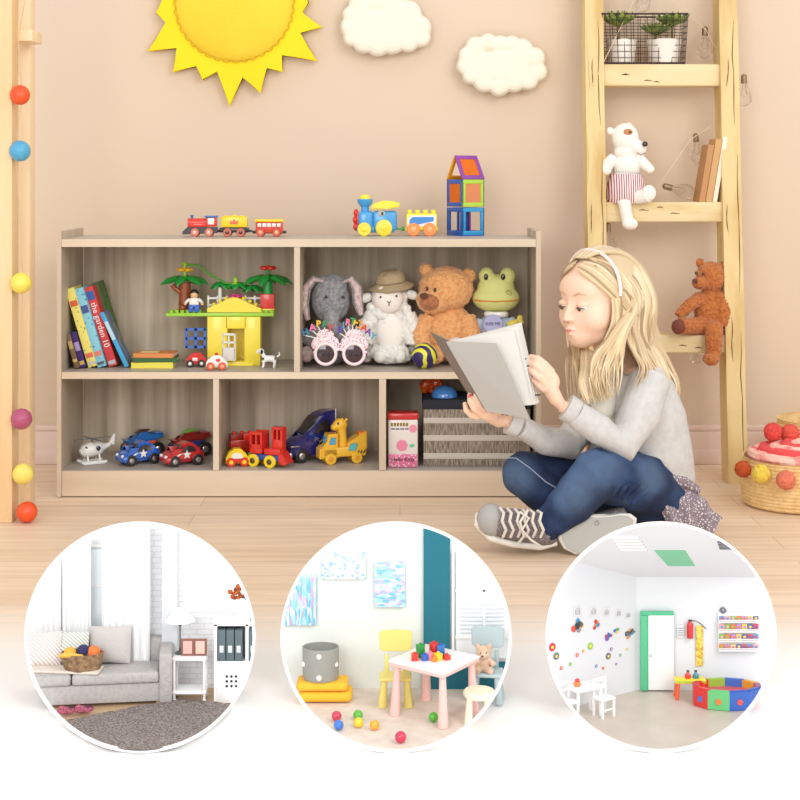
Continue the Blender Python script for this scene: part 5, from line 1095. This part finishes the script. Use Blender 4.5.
for nm_, c_, d_ in (('side_panel',(-17.5,10,40),(3,20,77)),('side_panel',(14,10,40),(3,20,77)),('top_board',(0,10,78.5),(38,20,3)),('middle_board',(0,10,40),(32,19,3)),('bottom_board',(-1.5,10,1.5),(29,20,3)),('back_panel',(0,19.8,40),(34,1,75))): q.p(nm_, WHT2, T1(MB().box(c_, d_), q))
dd_ = q.p('door', WHT2, T1(MB().box((-1.5,-.2,20.5),(29,1.6,36),.4), q))
for a in range(3):
    for b_ in range(3): q.p('dot', mt((40,44,50)), MB().lathe([(1.3,-1.2),(1.3,-.9),(.1,-.9)], (-6+a*4.6,-.4,27-b_*4.8), 12, axis='Y'), dd_)
for k in range(4):
    n_ = ontop(q, 'ring_binder', ('dark grey ring binder at the left in the cabinet niche','dark grey ring binder, second from left in the niche','dark grey ring binder, third from left in the niche','grey ring binder in the right hand niche of the cabinet')[k], 'binder', (-11.5,-3,5.5,19.5)[k], 1.5, 41.7, 0, 'ring binders in the white cabinet')
    n_.p('binder_cover', mt((92,108,114)), T1(MB().box((0,6,15.5),(7.6,14,31),.5), n_)); n_.p('spine_label', mt((214,220,222)), T1(MB().box((0,-1.2,12),(4,.4,7),.1), n_))
n_ = ontop(q, 'dried_flowers', 'orange dried flowers on a thin stem above the cabinet', 'plant', 13, 8, 80)
n_.p('stem', mt((90,80,70)), T1(MB().tube([(4,0,0),(5,0,10),(0,0,20),(-7,0,28)],.6,6), n_)); mb = MB()
for k in range(26): a = rnd.uniform(0,2*PI); mb.sph((-9+math.cos(a)*rnd.uniform(0,8), rnd.uniform(-3,3), 28+rnd.uniform(-6,8)), (rnd.uniform(1.5,3),1,rnd.uniform(1.5,3)), rot=(a,a,0), n=8, m=6)
n_.p('petals', mat('rust_petals', (206,110,50), .8, rgb2=(130,60,40), vscale=120), T1(mb, n_))
q = ff('shaggy_rug', 'grey brown shaggy rug covering the miniature living room floor', 'rug', 140, 733)
pts_ = [(60,724),(120,712),(178,701),(240,707),(236,745),(120,757),(60,745)]
loc_ = [((P(x,YH+F*(H-FZ)/fd(y),fd(y))-q.loc)/q.s) for x, y in pts_]
mb = MB().prism([(v.x,v.y) for v in loc_], .2, 2.2, plane='XY'); bmesh.ops.triangulate(mb.b, faces=mb.b.faces); bmesh.ops.subdivide_edges(mb.b, edges=mb.b.edges, cuts=9, use_grid_fill=True)
for v in mb.b.verts:
    if v.co.z > 1: v.co.z += random.uniform(-.5,1.3)
q.p('pile', mat('grey_shag', (168,156,150), .95, bump=1, bscale=400, rgb2=(110,100,97), vscale=330, fac=(.4,.6)), T1(mb, q))
for k, (px, py) in enumerate(((67,716),(84,715))):
    n_ = ff('slipper', ('pink knitted slipper on the floor, left one of the pair','pink knitted slipper on the floor, right one of the pair')[k], 'slipper', px, py, R(20), 'pair of pink slippers'); n_.root.location.z += 2.6*n_.s
    n_.p('slipper_body', mat('pink_knit', (196,110,130), .95, bump=1, bscale=260, rgb2=(130,50,80), vscale=200), MB().sph((0,0,3),(10,5,3.6)).sph((-5,0,4.5),(4.5,4,4)), fz=(.6,2)); n_.p('opening', mt((70,40,54)), MB().sph((4,0,5.8),(4.5,2.8,1)))

# ---------------- children's room
CX2 = 396
t = room("round white miniature children's room with pink table, middle of three", CX2, 688, mat('mint_white_paint', (228,234,230), .85), mat('pale_beige_carpet', (228,216,204), .9, rgb2=(214,200,186), vscale=40, bump=.2, bscale=80), 2)
def T2(mb, q, rz=0): return trim(mb, q, CX2, 637, 113.4, rz)
yb = t.yb
def onwall(t, px, py, off=1): return t.at(px, py, t.yb-off)
a = onwall(t,423.5,500); b_ = onwall(t,450,691)
t.p('teal_wall_panel', mat('teal_paint', (22,110,128), .7), T2(MB().box(((a.x+b_.x)/2, yb-2, (a.z+b_.z)/2),(b_.x-a.x,4,a.z-b_.z)), t), label='dark teal wall strip')
t.p('teal_skirting', mat('teal_paint', (22,110,128), .7), T2(MB().box((onwall(t,480,680).x, yb-2, 16),(80,3.5,32)), t), label='teal low wall under the window')
wz = onwall(t,480,600).z; wx = onwall(t,482,600).x
t.p('window', mat('bright_window_glass', (246,250,252), .2), T2(MB().box((wx,yb-1,wz-5),(58,1.5,120)), t)); 
for x in (453,484): t.p('window_bar', WHT2, T2(MB().box((onwall(t,x,600).x,yb-3,wz-5),(2.6,2.4,120)), t))
for y in (590,637): t.p('window_bar', WHT2, T2(MB().box((wx,yb-3,onwall(t,480,y).z),(60,2.4,2.2)), t))
for y in (604,608,612,616,620,624,628,632): t.p('blind_slat', mt((214,220,224)), T2(MB().box((wx,yb-3.4,onwall(t,480,y).z),(50,1.4,1)), t))
ART = [patches('watercolour_blue_pink', [(150,212,232),(190,226,240),(226,200,226),(120,190,220),(240,240,244),(200,170,210)], 130, stretch=(3,1,.6)), patches('pale_confetti_watercolour', [(244,246,246),(246,248,248),(238,243,244),(160,196,220),(210,226,204),(246,248,248)], 260), patches('watercolour_blue_violet', [(170,224,238),(210,232,244),(130,196,226),(232,206,228),(180,190,226)], 120, stretch=(.9,1,2.4))]
for k, (x0, x1, y0, y1) in enumerate(((284,316.5,575,625),(322,366,552,579),(374.5,405,562,607))):
    q = Thing('wall_picture', ('blue and pink streaked canvas at the far left wall','pale speckled canvas hanging highest on the wall','blue and violet striped canvas left of the teal strip')[k], 'picture', (x0+x1)/2, y1, t.D+(yb-3)*t.s, 0, 'canvas pictures in the miniature room'); w_, h_ = x1-x0, y1-y0
    q.p('canvas', ART[k], T2(MB().box((0,0,h_/2),(w_,3,h_),.4), q))
MUS = mat('mustard_cushion', (246,186,54), .9, bump=.3, bscale=160)
cb = ff('floor_cushion', 'mustard yellow floor cushion, lower of the stacked two', 'cushion', 325, 704, 0, 'stacked mustard floor cushions')
cb.p('cushion_cover', MUS, T2(MB().box((0,14,6),(54,30,10),4.8,seg=4), cb))
c2 = ontop(cb, 'floor_cushion', 'mustard yellow floor cushion, upper of the stacked two', 'cushion', -3, 0, 11.2, 0, 'stacked mustard floor cushions'); c2.p('cushion_cover', MUS, T2(MB().box((0,14,5),(52,29,9),4.3,seg=4), c2))
bn = ontop(c2, 'fabric_bin', 'grey round fabric bin with white pompoms on yellow cushions', 'bin', -2, 14, 9.7)
bn.p('bin_wall', mat('grey_felt_bin', (158,158,152), .95, bump=.3, bscale=120), MB().lathe([(.1,0),(17,0),(18,2),(18.4,32),(17.2,32),(16.8,3),(.1,3)], n=36, squash=.8))
for x, z in ((-1,26),(-1,5),(-16,16),(15,16)): bn.p('pompom', mt((240,238,234)), MB().sph((x,-14.6+abs(x)*.6,z),2.8))
def kidchair(lab, px, py, m, rz, k=1.0):
    q = ff('child_chair', lab, 'chair', px, py, rz, "plastic children's chairs")
    for sx in (-1,1):
        for y in (2,20): q.p('leg', m, MB().tube([(sx*13*k,y,0),(sx*11*k,y+(1 if y < 5 else -1),26*k)],[4.4*k,3*k],16,flat=.8))
    q.p('seat', m, MB().box((0,11,28*k),(32*k,25,4),1.8,seg=3))
    for sx in (-1,1): q.p('back_post', m, MB().box((sx*9*k,22,38*k),(4,3,18*k),1))
    pr = [(-16,52),(-17,68),(-14,71),(0,71.6),(14,71),(17,68),(16,52),(12,50),(-12,50)]
    q.p('backrest', m, MB().prism([(x*k,z*k) for x, z in pr][::-1], 20.5, 24, bev=1)); return q
YC = mat('soft_yellow_plastic', (232,216,124), .5); GC = mat('blue_grey_plastic', (178,196,200), .5); PC = mat('soft_pink_plastic', (240,196,190), .5); CC = mat('cream_plastic', (240,234,208), .5)
kidchair('soft yellow plastic children chair left behind the pink table', 395.5, 708, YC, 0)
gc = kidchair('blue grey plastic children chair right behind the pink table', 486, 704, GC, R(-8))
tb = ontop(gc, 'small_teddy_bear', 'small beige teddy bear sitting on the blue grey chair', 'soft toy', -3, 7, 30.2)
tb.p('body', fur('beige_fur', (226,196,170), (206,172,144), .8, 300), MB().sph((0,2,7),(8,6,9)).sph((1,0,19),(7.5,6.5,7)).sph((-5,0,25),2.8).sph((7,0,25),2.8).sph((-.5,-6,17),(3.4,2.4,2.8)).tube([(-5,0,12),(-11,-4,7)],[3,3],10).tube([(6,0,12),(12,-3,7)],[3,3],10).tube([(-4,-2,3),(-8,-9,3)],[3.8,3.4],10).tube([(4,-2,3),(8,-9,3)],[3.8,3.4],10), fz=(.6,2)); tb.p('nose', BROWN, MB().sph((-.5,-8.2,17.6),1.1)); tb.p('eye', EYE, MB().sph((-2.4,-6.4,20.5),.7)); tb.p('eye', EYE, MB().sph((3.4,-6,20.5),.7))
RT = R(-36)
pt = ff('play_table', 'soft pink plastic children play table with white top', 'table', 442, 728, RT)
for x, y in ((-60,2),(0,2),(-60,58),(0,58)): pt.p('leg', PC, MB().tube([(x,y,0),(x+(2 if x else -2),y+(2 if y < 9 else -2),52)],[5.4,3.2],18))
pt.p('table_top', mat('pale_pink_top', (250,238,234), .35), MB().box((-30,30,55.3),(69,68,2.4),1.2,seg=3)); pt.p('table_rim', PC, MB().box((-30,30,52.4),(68,67,4),1.6,seg=3))
def blk(lab, lx, ly, col, w_=6, h_=7, n=1):
    b = ontop(pt, 'toy_block', lab, 'toy block', lx, ly, 56.6, R(20*lx), 'toy blocks on the pink table'); b.root.location = pt.loc+(Matrix.Rotation(RT,4,'Z') @ (Vector((-30,26,56.6))+Matrix.Rotation(-RT,4,'Z') @ Vector((lx,ly-16,0))))*pt.s
    b.p('block_body', pl(col), MB().box((0,0,h_/2),(w_,w_,h_),.5)); b.p('stud', pl(col), MB().lathe([(1.6,h_-.1),(1.6,h_+1.4),(.1,h_+1.4)], n=12))
for args in (('red toy block at the left front of the block pile',-18,12,(220,50,40),7,7),('tall green toy block tower piece left on pink table',-12,22,(40,150,60),7,13),('small blue toy block in front on pink table',-8,12,(40,100,190),6,6),('pink toy block in the middle of the pile',-2,14,(236,140,160),6,7),('tall red toy block behind the middle of the pile',2,24,(216,50,46),7,14),('yellow toy block at the front right of the pile',6,13,(244,206,50),7,7),('tall blue toy block at right of the pile',9,23,(40,110,190),8,12),('small orange toy block between pink and yellow ones',2,8,(240,140,50),5,4),('low red toy block at the far right of the pile',15,14,(214,60,50),6,5)): blk(*args)
st_ = ff('child_stool', 'cream plastic stool in front of the blue grey chair', 'stool', 476, 727, 0)
st_.p('seat', CC, T2(MB().lathe([(.1,26),(15,26),(16.5,28),(16.5,30),(15,32),(.1,32.5)], (4,14,0), 36), st_))
for x, y in ((-7,6),(13,7),(-6,22),(13,22)): st_.p('leg', CC, T2(MB().tube([(x*1.1,y,0),(x*.85,y,27)],[4.2,2.8],16), st_))
for lab, px, py, c, r_ in (('raspberry red play ball at far left on the carpet',336.6,716,(206,60,90),5),('green play ball behind the yellow one',358,715,(90,180,60),5),('blue play ball in front of the raspberry one',338.6,725,(60,120,210),5),('yellow play ball in front of the green one',358.5,722.5,(244,204,50),5),('orange play ball right of the yellow one',374.5,725,(246,170,50),5),('crimson play ball, nearest and largest on the carpet',400.6,737,(206,50,80),5.8),('green play ball beneath the pink table',433.5,717,(80,180,50),4.8)):
    one('play_ball', lab, 'ball', pl(c), MB().sph((0,0,r_),r_,n=24,m=16), px, py+r_, fd(py+r_), 0, 'play balls on the miniature carpet')

# ---------------- kindergarten
CX3 = 661
t = room('round white miniature kindergarten with green door, rightmost of three', CX3, 690, None, mat('grey_beige_vinyl', (204,192,180), .4, rgb2=(194,182,170), vscale=20), 3)
def T3(mb, q, rz=0): return trim(mb, q, CX3, 637, 113.4, rz)
yb = t.yb; K = mat('cool_white_paint', (222,224,228), .85)
a = onwall(t,636,690,0); top = onwall(t,700,577,0)
t.p('back_wall', K, T3(MB().box((a.x+90,yb+3,top.z/2),(180,5,top.z)), t))
pa = t.at(636,690,yb); d1 = fd(713); B0 = (P(550,713,d1)-t.loc)/t.s; pb = Vector((B0.x,B0.y,0)); dr = (pb-Vector((pa.x,yb,0))).normalized(); nr = Vector((dr.y,-dr.x,0)); 
if nr.x > 0: nr = -nr
p0 = Vector((pa.x,yb,0)); p1 = p0+dr*150
sm = MB(); sm.poly([p0,p1,p1+nr*4,p0+nr*4]+[v+Vector((0,0,240)) for v in (p0,p1,p1+nr*4,p0+nr*4)], [(0,1,2,3),(7,6,5,4),(0,4,5,1),(1,5,6,2),(2,6,7,3),(3,7,4,0)])
t.p('side_wall', K, T3(sm, t))
# sloped ceiling from the top of the back wall up to the rim
cz0, cz1 = top.z, t.at(661,523,4).z
n0 = Vector((0,yb,cz0)); n1 = Vector((0,4,cz1)); up = (n1-n0).cross(Vector((1,0,0))).normalized(); up = up if up.z > 0 else -up
def ceil_pt(px, py):
    c0 = (Vector((0,0,H))-t.loc)/t.s; w_ = (P(px,py,2.1)-t.loc)/t.s; d = w_-c0; n = up
    return c0+d*((n0-c0).dot(n)/d.dot(n))
def cprism(pp, h0, h1, m, nm, par=None, lab=None):
    mb = MB(); A = [ceil_pt(*p)-up*h0 for p in pp]; B = [v-up*(h1-h0) for v in A]; n = len(pp)
    mb.poly(A+B, [tuple(range(n)), tuple(range(2*n-1,n-1,-1))]+[(i,(i+1)%n,(i+1)%n+n,i+n) for i in range(n)]); return t.p(nm, m, T3(mb, t), par, label=lab)
cl = cprism([(500,577),(800,577),(800,515),(500,515)], -4, 0, mat('ceiling_grey_white', (226,226,230), .85), 'sloped_ceiling')
cprism([(654,550),(685,550),(695,565.6),(668,565.6)], 0, .6, mat('mint_green_tile', (130,200,160), .8), 'ceiling_tile', cl, 'mint green ceiling tile')
for k in range(5):
    y = 536+k*3; cprism([(611+k*2.2,y),(638+k*2,y),(639+k*2,y+1.7),(612+k*2.2,y+1.7)], 0, 1.4, mt((246,246,246)), 'vent_slat', cl)
    cprism([(612+k*2.2,y+1.7),(639+k*2,y+1.7),(639.6+k*2,y+2.4),(613+k*2.2,y+2.4)], 0, .5, mt((150,150,154)), 'vent_gap', cl)
for k in range(3): cprism([(717+k*1,541+k*3),(728+k*2,541+k*3),(729+k*2,542.6+k*3),(718+k*1,542.6+k*3)], 0, 1.2, mt((120,120,124)), 'vent_slat', cl)
GR = mat('mint_green_frame', (86,190,140), .6)
def wl3(x0, x1, y0, y1, d, m, nm, off=0, par=None, bev=.2, tr=True, lab=None):
    a = t.at(x0,y0,yb-off-d); b = t.at(x1,y1,yb-off-d); return t.p(nm, m, MB().box(((a.x+b.x)/2,yb-off-d/2,(a.z+b.z)/2),(b.x-a.x,d,a.z-b.z),bev), par, label=lab)
dq = Thing('green_framed_door', 'white door with mint green frame in the miniature kindergarten', 'door', 657, 690, fd(690)-.006)
s2 = dq.s
dq.p('door_jamb', GR, MB().box((-13,0,37.5),(7,4,75),.3)); dq.p('door_header', GR, MB().box((0,0,76.9),(33,4,3.4),.3)); dl = dq.p('door_leaf', mat('white_door', (236,240,240), .5), MB().box((4,.6,37.6),(26,3,75),.4)); dq.p('door_handle', HUB, MB().sph((-6.5,-1.6,35),(1.1,1.1,1.1)), dl)
def wthing(name, lab, cat, px, py, mats=None, off=4): return Thing(name, lab, cat, px, py, t.D+(yb-off)*t.s)
q = wthing('fire_extinguisher', 'red fire extinguisher hanging on the kindergarten wall', 'extinguisher', 690, 638)
q.p('cylinder', pl((206,40,44)), MB().lathe([(.1,0),(3,0),(3.2,1),(3.2,13),(2,15.5),(1,17)])); q.p('valve', BLK, MB().box((0,0,17.5),(4,1.4,1.6),.3)); q.p('hose', BLK, MB().tube([(1,0,17.5),(6,0,17),(11,0,14),(16,0,9)],.5,6))
q = wthing('wall_notice', 'small white paper notice left of the fire extinguisher', 'notice', 680.6, 638, off=1); q.p('sheet', mt((216,220,222)), MB().box((0,0,6.5),(7,.6,13),.1)); 
for k in range(4): q.p('text_line', mt((140,146,150)), MB().box((0,-.4,3+k*2.3),(5,.3,.6)))
q = wthing('growth_chart', 'yellow vertical growth chart right of the fire extinguisher', 'wall chart', 699.5, 666, off=1); q.p('strip', patches('yellow_chart_print', [(240,206,90),(246,216,110),(226,186,60),(200,160,60)], 260), MB().box((0,0,20),(7,.8,40),.2))
q = wthing('wall_clock', 'small round dark clock above the book rack', 'clock', 723, 613.5, off=2); q.p('clock_face', mt((110,112,120)), MB().lathe([(.1,-1),(3,-1),(3.2,0),(3.2,1)], (0,0,3), 24, axis='Y')); q.p('hand', WHT, MB().box((0,-1.3,4),(.5,.3,2)))
rk = wthing('wall_book_rack', 'white four-tier wall rack filled with colourful picture books', 'rack', 739.5, 652, off=8)
rk.p('rack_frame', WHT2, MB().box((0,5.6,19),(41,1,38),.2))
BKC = [(226,120,60),(80,150,200),(236,200,80),(120,180,90),(210,80,90),(180,140,200),(240,160,170),(90,110,170)]
for r_ in range(4):
    z = 1+r_*9.5; rk.p('rack_shelf', WHT2, MB().box((0,3,z),(41,6,1.2),.2)); rk.p('retaining_rail', WHT2, MB().box((0,.3,z+2),(41,.6,1),.1))
    for k in range(7):
        n_ = ontop(rk, 'rack_book', ('%s picture book, %s of seven on the %s tier' % (['orange','blue','yellow','green','crimson','lilac','pink','navy'][(r_*3+k*5) % 8], ['leftmost','second','third','middle','fifth','sixth','rightmost'][k], ['lowest','second lowest','second highest','top'][r_])), 'book', -17.2+k*5.7, 2.6, z+.7, 0, 'picture books in the wall rack')
        n_.root.name = 'picture_book'; hh = 5+((r_*7+k*3) % 3)*.8; n_.p('cover', mt(BKC[(r_*3+k*5) % 8]), MB().box((0,0,hh/2),(5.1,1,hh),.2)); n_.p('cover_picture', mt(BKC[(r_*3+k*5+3) % 8]), MB().sph((0,-.6,hh*.55),(1.4,.3,1.4),n=10,m=6))
# stickers on the splayed side wall
def sw(px, py):
    c0 = (Vector((0,0,H))-t.loc)/t.s; w_ = (P(px,py,2.1)-t.loc)/t.s; d = w_-c0; n = nr; return c0+d*((p0-c0).dot(n)/d.dot(n))
rots = math.atan2(-dr.y, -dr.x)
def sticker(lab, px, py, build, name='wall_sticker', group='stickers on the kindergarten wall'):
    v = sw(px,py)-nr*.5; w_ = t.loc+v*t.s; n_ = Thing(name, lab, 'wall sticker', 400+w_.x*F/w_.y, YH+(H-w_.z)*F/w_.y, w_.y, rots, group, k=t.s); build(n_)
def petal(n_, r_, col, c2=(250,220,80), n=5):
    mb = MB()
    for k in range(n): a = 2*PI*k/n; mb.lathe([(.1,-.3),(r_*.42,-.3),(r_*.42,.2)], (math.cos(a)*r_*.55,0,math.sin(a)*r_*.55), 12, axis='Y')
    n_.p('petals', mt(col), mb, fz=(.25,0)) if 0 else n_.p('petals', mt(col), MB().lathe([(.1,-.3),(r_,-.3),(r_,.2)], n=n*2, axis='Y')); n_.p('centre', mt(c2), MB().lathe([(.1,-.6),(r_*.4,-.6),(r_*.4,0)], n=12, axis='Y'))
for k, (x, y) in enumerate(((577,611),(593,611),(606,612),(618,613),(627.5,615))):
    def bl_(n_, k=k):
        w_ = 5.5-k*.5; n_.p('sheet', mt((222,222,224)), MB().box((0,.0,0),(w_*1.9,.5,w_*2),.1)); n_.p('drawing_line', mt((160,160,164)), MB().torus((0,-.5,0),w_*.6,.3,'Y',14,5)); n_.p('drawing_line', mt((160,160,164)), MB().tube([(-w_*.6,-.5,-w_*.5),(0,-.5,w_*.2),(w_*.6,-.5,-w_*.6)],.3,5))
    sticker(('leftmost pencil drawing in the top row of the kindergarten wall','second pencil drawing from left in the top row','middle pencil drawing in the top row','fourth pencil drawing from left in the top row','rightmost pencil drawing in the top row nearest the corner')[k], x, y, bl_, 'pencil_drawing', 'pencil drawings in a row on the kindergarten wall')
def cluster(seed, r_, cols):
    def f(n_):
        rr = random.Random(seed)
        for k in range(9):
            a, d = rr.uniform(0,2*PI), rr.uniform(.1,.75)*r_; s3 = rr.uniform(.22,.42)*r_; n_.p('shape', mt(cols[k % len(cols)]), MB().lathe([(.1,-.3-k*.06),(s3,-.3-k*.06),(s3,.2)], (math.cos(a)*d,0,math.sin(a)*d), (5,3,8,4)[k % 4], axis='Y'))
    return f
sticker('large house shaped sticker of many colours at the left of the wall', 577, 627, cluster(3,9.5,[(90,94,90),(60,60,64),(236,170,60),(70,150,200),(150,150,150),(70,72,70),(220,90,60)]))
sticker('slim red and orange figure sticker beside the large house sticker', 596, 625, cluster(5,6,[(214,60,50),(240,160,60),(60,140,190)]))
sticker('purple and red round sticker below the slim figure', 608, 637, cluster(7,6.5,[(130,90,170),(210,70,80),(60,120,200)]))
sticker('narrow blue and yellow sticker left of the corner one', 616.6, 630, cluster(9,5,[(60,120,190),(240,200,70),(90,170,90)]))
sticker('dark patterned sticker nearest to the wall corner', 629, 634, cluster(11,8,[(80,82,84),(120,120,120),(220,150,80),(100,140,170)]))
for lab, x, y, r_, c in (('red flower sticker at the left edge of the wall',552,647,4.6,(214,50,80)),('dark spiral flower sticker beneath the red flower',556,656,4,(110,120,130)),('lime green round sticker below the slim figure sticker',590,646,4,(150,200,100)),('grey rose sticker right of the lime one',608,656,3.6,(120,110,120)),('small pink flower sticker left of centre',577,655,2.4,(230,120,160)),('small violet flower sticker above the grey rose',611,649,2,(150,110,190)),('tiny blue flower sticker low on the wall',596,666,1.8,(80,140,210)),('tiny green dot sticker low at the left',570,664,1.8,(120,190,90)),('tiny orange dot sticker near the lime one',583,651,1.6,(240,160,70)),('tiny red dot sticker below the rose',603,668,1.6,(220,80,80)),('tiny teal dot sticker near the corner',620,655,1.6,(80,170,170)),('tiny yellow dot sticker under the dark corner sticker',627,649,1.5,(240,210,90)),('small rose red sticker above the table',561,668,2,(220,90,120)),('tiny purple dot sticker between rose and corner',616,664,1.5,(140,90,180))):
    sticker(lab, x, y, lambda n_, r_=r_, c=c: petal(n_, r_, c))
# furniture
def wchair(lab, px, py, rz):
    q = ff('white_chair', lab, 'chair', px, py, rz, 'small white wooden chairs')
    for x in (-7.5,7.5): q.p('leg', WHT2, T3(MB().box((x,1,9),(2,2,18)), q, rz)); q.p('leg', WHT2, T3(MB().box((x,14,18),(2,2,37)), q, rz))
    q.p('seat', WHT2, T3(MB().box((0,7.5,18.5),(18,16,1.8),.4), q, rz)); q.p('back_rail', WHT2, T3(MB().box((0,14,35),(16,1.6,3.4),.3), q, rz)); q.p('back_rail', WHT2, T3(MB().box((0,14,28),(14,1.4,2),.3), q, rz)); q.p('stretcher', WHT2, T3(MB().box((0,1,8),(14,1,1.4)), q, rz))
wt = ff('white_table', 'small white square table between the two white chairs', 'table', 590, 718, R(30))
wt.p('table_top', WHT2, T3(MB().box((0,9,29),(34,22,2.4),.4), wt, R(30)))
for x in (-14,14):
    for y in (1,17): wt.p('leg', WHT2, T3(MB().box((x,y,14),(2.4,2.4,28)), wt, R(30)))
wchair('small white chair pulled out right of the white table', 609, 718, R(35)); wchair('small white chair at the left end of the white table', 573, 722, R(35))
n_ = Thing('orange_toy', 'small orange and red toy standing on the white table', 'toy', 578, 689, fd(716)-.0); w_ = wt.loc+(Matrix.Rotation(R(30),4,'Z') @ Vector((-9,9,30.4)))*wt.s; n_.root.location = w_
n_.p('toy_body', pl((236,130,60)), MB().sph((0,0,2.6),(4,3,2.6))); n_.p('toy_top', pl((206,60,60)), MB().sph((0,0,6),(2.6,2,2.2)))
q = ff('activity_table', 'low yellow activity table with red legs by the back wall', 'table', 691, 700)
q.p('table_top', YEL, MB().box((0,6,18),(31,13,4),.8)); q.p('tray_edge', pl((180,200,60)), MB().box((0,-.8,18.4),(30,1,2),.3))
for x in (-12,12):
    for y in (1,11): q.p('leg', pl((236,96,60)), MB().tube([(x*1.15,y,0),(x,y,16)],[1.9,1.6],10))
for lab, x, c in (('small red toy bottle on the yellow activity table',-2,(216,60,56)),('small teal toy bottle on the yellow activity table',6,(60,140,150))):
    n_ = ontop(q, 'toy_bottle', lab, 'toy', x, 6, 20.1, 0, 'toy bottles on the activity table'); n_.p('bottle_body', pl(c), MB().lathe([(.1,0),(3,0),(3.2,3),(1.4,5),(1.2,6.5),(.1,6.5)])); n_.p('cap', BLK, MB().lathe([(1.4,6.4),(1.4,7.6),(.1,7.6)]))
q = ff('ball_pit', 'low round padded ball pit with red, green and blue panels', 'ball pit', 732, 712)
cols3 = [(214,50,50),(100,190,120),(40,90,180),(40,90,180),(150,60,120),(220,160,60),(60,110,190),(150,190,70),(214,50,50),(206,50,60)]
NN = 10; R0, R1, cy_ = 36, 29, 30
for k in range(NN):
    a0 = PI+2*PI*k/NN+.25; a1 = a0+2*PI/NN
    A = [(math.cos(a)*r_, math.sin(a)*r_*.62+23) for r_, a in ((R0,a0),(R0,a1),(R1,a1),(R1,a0))]
    q.p('panel', pl(cols3[k],.4), T3(MB().prism(A, 0, 20, plane='XY', bev=.8), q))
for k, c in ((0,(60,110,200)),(1,(230,120,60)),(2,(230,80,60))):
    a = PI+2*PI*(k+.5)/NN+.25; q.p('panel_patch', pl(c), T3(MB().lathe([(.1,-.8),(3.2,-.8),(3.2,1.5)], (math.cos(a)*R0*.96,math.sin(a)*R0*.62*.96+23,9), 5, axis='Y'), q))
q.p('pit_mat', mt((206,90,100)), T3(MB().lathe([(.1,0),(30,0),(30,12),(.1,12)], (0,23,0), 30, squash=.6), q))
